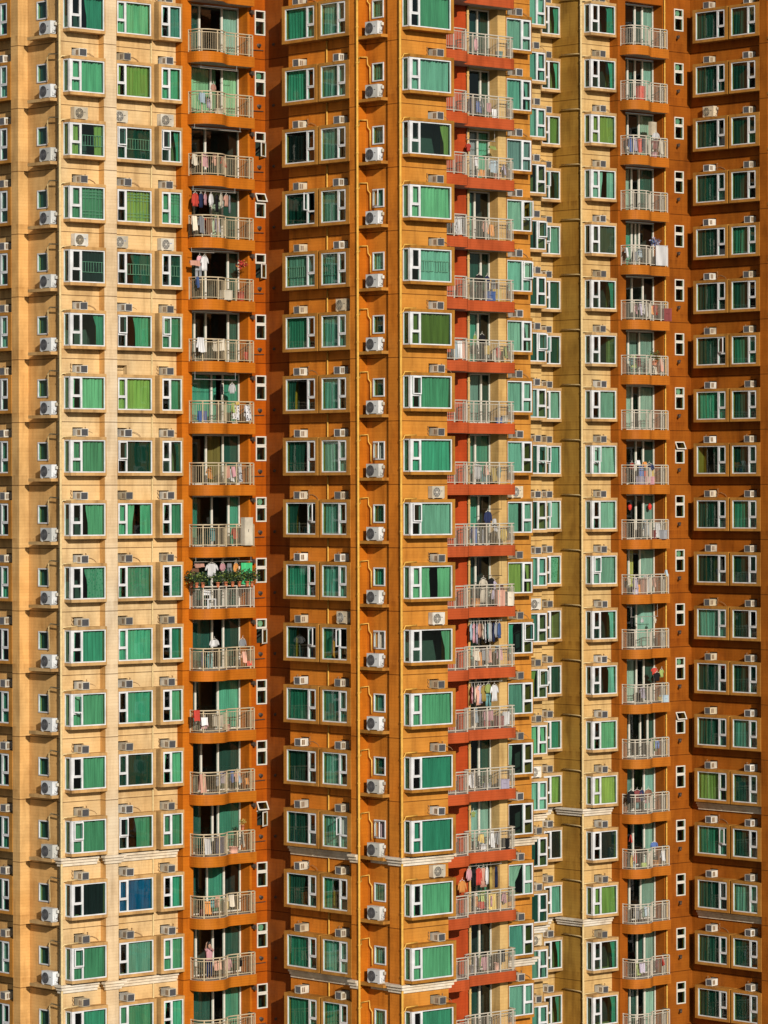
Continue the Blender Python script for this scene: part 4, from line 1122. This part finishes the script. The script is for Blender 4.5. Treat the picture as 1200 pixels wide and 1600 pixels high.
for i, (c, kd) in enumerate((('pink', 'dress'), ('cream', 'shirt'), ('salmon', 'shirt'), ('lilac', 'dress'), ('yellow', 'shirt'))): H('BM', 10, kd, c, .27 + .05 * i, .35, 2.05, .34, .85, R(35))
H('BM', 10, 'trousers', 'teal', .55, .3, 1.75, .4, .8); H('BM', 10, 'shirt', 'lime', .56, .42, 2.1, .34, .4); H('BM', 10, 'shirt', 'white', .66, .42, 2.05, .5, .8); H('BM', 10, 'towel', 'pink', .55, .45, .85, .5, .45); H('BM', 10, 'towel', 'maroon', .52, .4, .4, .36, .3)
plant('BM', 11, .52, .35, .012, .3, f'dark leafy pot plant on the red balcony floor, {storey(11)}', n=110)
H('BM', 12, 'towel', 'white', .62, .4, .92, .3, .85); H('BM', 12, 'towel', 'grey', .70, .35, .8, .22, .5); H('BM', 12, 'shirt', 'lime', .28, .3, 1.9, .2, .3)
pole('BM', 13, .2, .78, .35, 2.22)
for t, c, kd, w, hh in ((.20, 'pink', 'shirt', .3, .6), (.30, 'black', 'trousers', .28, .9), (.38, 'red', 'shirt', .34, .75), (.46, 'salmon', 'dress', .3, 1.0), (.52, 'white', 'shirt', .4, .8), (.60, 'yellow', 'trousers', .28, 1.0), (.68, 'navy', 'trousers', .26, .9)):
    H('BM', 13, kd, c, t, .35, 2.1, w, hh, R(18))
H('BM', 13, 'shirt', 'orange', .08, .7, 1.62, .34, .55); H('BM', 13, 'towel', 'yellow', .62, .4, .85, .4, .7); H('BM', 13, 'towel', 'red', .42, .4, .5, .4, .35)
H('BM', 14, 'towel', 'pink', .48, .4, .75, .36, .55); H('BM', 14, 'towel', 'black', .78, .45, 1.04, .4, .6)
# right orange balconies
solid('board', 'board', f'white foam board leaning inside right orange balcony, {storey(0)}', 'BR', 0, .62, .3, 1.16, lambda m: (m.box(0, .5, -.2, 0, 0, .72), m.box(.05, .45, -.206, -.2005, .05, .67)), ['cream_panel' if 'cream_panel' in M else 'ac'], R(12))
for t, c in ((.22, 'blue'), (.31, 'lilac'), (.40, 'red'), (.50, 'navy')): H('BR', 0, 'towel', c, t, .6, .95, .24, .72)
H('BR', 0, 'towel', 'cream', .90, .45, .9, .28, .75); H('BR', 0, 'shirt', 'white', .78, .45, 1.3, .4, .35)
solid('panel', 'panel', f'white sheet covering right orange balcony rail, {storey(2)}', 'BR', 2, .76, .60, .05, lambda m: (m.grid(lambda u, v: (u * .92, -.012 + .012 * math.sin(9 * u), v * 1.05), 16, 4), m.box(0, .92, -.03, .0, 1.051, 1.075)), ['cl_white'])
o = link('balloon_bunch', foliage(.26, 120, 9, .8, .14).mesh('balloon_bunch', ['cl_lilac', 'cl_blue']), None, spot('BR', 2, .76, .35, 1.3)); tag(o, f'blue and lilac flower bunch over right orange balcony rail, {storey(2)}', 'flowers')
H('BR', 2, 'towel', 'white', .12, .5, .9, .2, .45); H('BR', 2, 'towel', 'grey', .3, .6, .7, .3, .5)
H('BR', 3, 'towel', 'lilac', .42, .55, .95, .26, .75); H('BR', 3, 'towel', 'red', .76, .4, .8, .14, .5); H('BR', 3, 'towel', 'white', .56, .45, .9, .2, .7)
plant('BR', 4, .73, .35, .55, .40, f'bushy dark plant in tall pot on right orange balcony, {storey(4)}', n=200, potr=.17)
H('BR', 4, 'towel', 'salmon', .89, .45, .9, .22, .7); H('BR', 4, 'towel', 'cream', .76, .4, .45, .3, .4)
for t, c, z, w, h in ((.24, 'red', 1.15, .3, .4), (.36, 'white', 1.28, .28, .3), (.44, 'blue', .95, .34, .85), (.52, 'orange', 1.2, .3, .3), (.62, 'navy', 1.1, .4, .4)): H('BR', 6, 'shirt' if c in ('red', 'navy') else 'towel', c, t, .5, z, w, h)
for t, nm in ((.22, 'left'), (.66, 'right')):
    solid('paper_charm', 'decoration', f'red paper charm, the {nm} one of a pair on right orange balcony door', 'BR', 7, t, -.5, 1.55, lambda m: m.tube([(0, 0, 0), (0, 0, .06), (0, 0, .2), (0, 0, .28), (0, 0, .36)], [.03, .09, .115, .085, .02], 12), ['paper'])
H('BR', 7, 'sheet', 'paleblue', .53, .55, .97, .62, .85); H('BR', 7, 'towel', 'white', .80, .4, .9, .36, .75)
H('BR', 8, 'sheet', 'white', .54, .55, .97, .4, .88); H('BR', 8, 'towel', 'orange', .40, .5, .5, .3, .45); H('BR', 8, 'towel', 'cream', .15, .5, .9, .2, .35); H('BR', 8, 'towel', 'paleblue', .98, .5, 1.25, .12, .3); H('BR', 8, 'towel', 'lilac', .30, .55, .85, .3, .5)
pole('BR', 9, .2, .8, .35, 1.7); H('BR', 9, 'shirt', 'white', .46, .35, 1.58, .2, .22); H('BR', 9, 'shirt', 'cream', .74, .35, 1.58, .16, .26)
H('BR', 10, 'shirt', 'red', .73, .3, 1.85, .3, .36); H('BR', 10, 'shirt', 'black', .77, .42, 1.6, .36, .42); H('BR', 10, 'shirt', 'lime', .88, .35, 1.75, .18, .45); H('BR', 10, 'towel', 'yellow', .85, .4, .3, .3, .2)
for t, c in ((.20, 'black'), (.32, 'maroon'), (.44, 'navy'), (.58, 'brown')): H('BR', 12, 'shirt', c, t, .55, 1.24, .36, .6)
H('BR', 13, 'shirt', 'blue', .70, .4, 1.3, .28, .35); H('BR', 13, 'towel', 'white', .88, .45, .8, .34, .6); H('BR', 13, 'towel', 'lime', .47, .75, .3, .34, .25); H('BR', 13, 'towel', 'red', .20, -.3, 1.7, .16, .4); H('BR', 13, 'towel', 'cream', .58, .45, .75, .3, .6)
H('BR', 15, 'towel', 'red', .88, .45, .98, .26, .45); H('BR', 15, 'towel', 'lilac', .42, .6, .8, .36, .5)

# ------------------------------------------------------------------ the person hanging laundry
def person():
    """slim figure standing at the rail, both arms raised to the left towards the drying line"""
    J = {'pelvis': (0, 0, .92, .115, .085), 'waist': (0, 0, 1.06, .10, .075), 'chest': (.0, -.01, 1.27, .125, .085), 'neck0': (-.01, -.02, 1.40, .06, .055), 'neck': (-.015, -.03, 1.46, .045, .045),
         'hL': (-.085, 0, .90, .085, .085), 'kL': (-.10, -.02, .50, .055, .055), 'aL': (-.10, .02, .09, .036, .04), 'tL': (-.11, -.13, .035, .03, .025),
         'hR': (.085, 0, .90, .085, .085), 'kR': (.10, -.03, .50, .055, .055), 'aR': (.11, .02, .09, .036, .04), 'tR': (.12, -.13, .035, .03, .025),
         'sL': (-.17, -.01, 1.37, .052, .05), 'eL': (-.34, -.16, 1.50, .038, .036), 'wL': (-.42, -.30, 1.69, .025, .02), 'pL': (-.44, -.34, 1.76, .032, .016),
         'sR': (.15, -.02, 1.37, .052, .05), 'eR': (.02, -.25, 1.36, .038, .036), 'wR': (-.16, -.36, 1.50, .025, .02), 'pR': (-.20, -.385, 1.56, .032, .016)}
    E = [('pelvis', 'waist'), ('waist', 'chest'), ('chest', 'neck0'), ('neck0', 'neck'), ('pelvis', 'hL'), ('hL', 'kL'), ('kL', 'aL'), ('aL', 'tL'), ('pelvis', 'hR'), ('hR', 'kR'), ('kR', 'aR'), ('aR', 'tR'),
         ('chest', 'sL'), ('sL', 'eL'), ('eL', 'wL'), ('wL', 'pL'), ('chest', 'sR'), ('sR', 'eR'), ('eR', 'wR'), ('wR', 'pR')]
    for side in 'LR':                                        # five fingers rooted in each palm
        p = Vector(J['p' + side][:3]); w_ = Vector(J['w' + side][:3]); f = (p - w_).normalized(); sx = f.cross(Vector((0, -1, .3))).normalized()
        for i in range(5):
            o = (i - 2) * .017 if i else -.036
            L = (.05, .07, .08, .074, .058)[i]; b0 = p + sx * o + f * (.012 if i else -.02); dr = (f + sx * (o * 6)).normalized() + Vector((0, -.25, 0))
            for j, n_ in enumerate('ab'):
                q = b0 + dr.normalized() * L * (j + 1) / 2 + Vector((0, -.012 * j, -.012 * j))
                J[f'{side}{i}{n_}'] = (*q, .0095 - .0015 * j, .0085 - .0015 * j)
            E += [('p' + side, f'{side}{i}a'), (f'{side}{i}a', f'{side}{i}b')]
    # head: stacked on the neck so that the body stays one surface
    for n_, v in (('jaw', (-.03, -.055, 1.53, .062, .06)), ('face', (-.03, -.05, 1.60, .078, .088)), ('skull', (-.03, -.03, 1.67, .076, .09)), ('nose', (-.04, -.15, 1.59, .014, .012))): J[n_] = v
    E += [('neck', 'jaw'), ('jaw', 'face'), ('face', 'skull'), ('face', 'nose')]
    names = list(J); me = bpy.data.meshes.new('person'); me.from_pydata([J[n][:3] for n in names], [(names.index(a), names.index(b)) for a, b in E], [])
    o = link('person', me); me.materials.append(M['skin'])
    sk = o.modifiers.new('skin', 'SKIN'); sk.use_smooth_shade = True
    for i, n in enumerate(names):
        v = me.skin_vertices[0].data[i]; v.radius = J[n][3:5]; v.use_root = (n == 'pelvis')
    o.modifiers.new('sub', 'SUBSURF').levels = 1; o.modifiers['sub'].render_levels = 1
    def lim(pts):
        mb = MB(); n = 14
        mb.loft([[(c[0] + rx * math.cos(2 * math.pi * i / n), c[1] + ry * math.sin(2 * math.pi * i / n), c[2]) for i in range(n)] for c, rx, ry in pts]); return mb
    sh = lim([((0, .0, .86), .185, .13), ((0, 0, 1.0), .165, .125), ((0, -.005, 1.15), .17, .13), ((0, -.01, 1.30), .19, .125), ((-.005, -.015, 1.40), .15, .10), ((-.01, -.025, 1.44), .07, .07)])
    for a, b in (('sL', 'eL'), ('sR', 'eR')):
        pa, pb = Vector(J[a][:3]), Vector(J[b][:3]); sh.tube([pa + (pa - pb) * .2, pa, pa + (pb - pa) * .75], [.07, .078, .06], 10)
    link('shirt', sh.mesh('shirt', 'cl_pink'), o)
    tr = lim([((0, 0, .93), .165, .12), ((0, 0, .84), .17, .125), ((0, 0, .80), .165, .12)])
    for s_ in (-1, 1): tr.tube([(s_ * .085, 0, .84), (s_ * .1, -.02, .5), (s_ * .105, .015, .12)], [.095, .075, .06], 12)
    link('trousers', tr.mesh('trousers', 'cl_navy'), o)
    hr_ = MB(); n = 14
    hr_.loft([[(-.03 + rx * math.cos(2 * math.pi * i / n), cy + ry * math.sin(2 * math.pi * i / n), z) for i in range(n)] for cy, rx, ry, z in
              ((.055, .05, .03, 1.46), (.035, .085, .055, 1.55), (.005, .10, .09, 1.63), (-.02, .098, .112, 1.70), (-.025, .07, .08, 1.76), (-.025, .02, .02, 1.785))])
    link('hair', hr_.mesh('hair', 'hair'), o)
    for ex in (-.03, .03):
        e = MB(); e.tube([(-.03 + ex, -.128, 1.615), (-.03 + ex, -.138, 1.615)], .009, 8); link('eye', e.mesh('eye', 'black'), o)
    mo = MB(); mo.box(-.055, -.010, -.128, -.118, 1.547, 1.555); link('mouth', mo.mesh('mouth', 'cl_salmon'), o)
    return o
p = person(); p.location = spot('BL', 14, .30, .50, .004)
tag(p, 'person in pink shirt with black hair reaching up to hang laundry at balcony rail', 'person')

# ------------------------------------------------------------------ everyday clutter behind the rails
CLUT = ['white', 'cream', 'pink', 'salmon', 'red', 'orange', 'yellow', 'blue', 'navy', 'black', 'grey', 'teal', 'lime', 'lilac', 'brown', 'paleblue', 'maroon']
rc = random.Random(41)
def box_build(w, dd, h):
    def f(mb):
        mb.box(0, w, -dd, 0, 0, h); mb.box(-.012, w + .012, -dd - .012, .012, h + .001, h + .045); mb.box(w * .3, w * .7, -dd - .03, -dd - .0005, h * .62, h * .7)
    return f
dens = {'BL': {0: 2, 2: 2, 5: 1, 6: 2, 7: 2, 9: 4, 10: 2, 11: 2, 12: 3, 13: 4, 14: 3}, 'BM': {-1: 2, 0: 3, 1: 3, 2: 2, 3: 3, 4: 3, 5: 2, 6: 2, 7: 3, 8: 3, 9: 3, 10: 3, 11: 3, 12: 4, 13: 4, 14: 4},
        'BR': {-1: 1, 0: 4, 2: 2, 3: 4, 4: 3, 6: 4, 7: 3, 8: 5, 9: 1, 10: 3, 11: 2, 12: 3, 13: 4, 14: 2, 15: 2}}
for col, dd_ in dens.items():
    for k, n in dd_.items():
        cs = CLUT[:]; rc.shuffle(cs)
        for i in range(n):
            t = rc.uniform(.12, .9) if col != 'BM' else rc.uniform(.25, .9)
            d = rc.uniform(.2, .45); kind = rc.choice(['box', 'tub', 'towel', 'towel', 'trousers', 'towel', 'shirt']); c = cs[i]
            if kind == 'box':
                w, h = rc.uniform(.3, .5), rc.uniform(.3, .8)
                solid('storage_box', 'box', f'{NAMES.get(c, c)} lidded box on {BAL[col][3]} balcony floor, {storey(k)}', col, k, t, d, .012, box_build(w, .3, h), ['cl_' + c], rc.uniform(-.3, .3))
            elif kind == 'tub':
                solid('wash_tub', 'bucket', f'{NAMES.get(c, c)} round tub on {BAL[col][3]} balcony floor, {storey(k)}', col, k, t, d, .012, lambda m: bucket(m, rc.uniform(.16, .24), rc.uniform(.25, .4)), ['cl_' + c])
            else:
                for c2 in cs[i:]:
                    z = rc.uniform(.72, 1.0)
                    lab = f'{NAMES.get(c2, c2)} {kind} hanging on {BAL[col][3]} balcony, {storey(k)}'
                    if lab not in USED: hang(col, k, kind, c2, t, d, z, rc.uniform(.22, .42), rc.uniform(.4, .75), rc.uniform(-.2, .5)); break
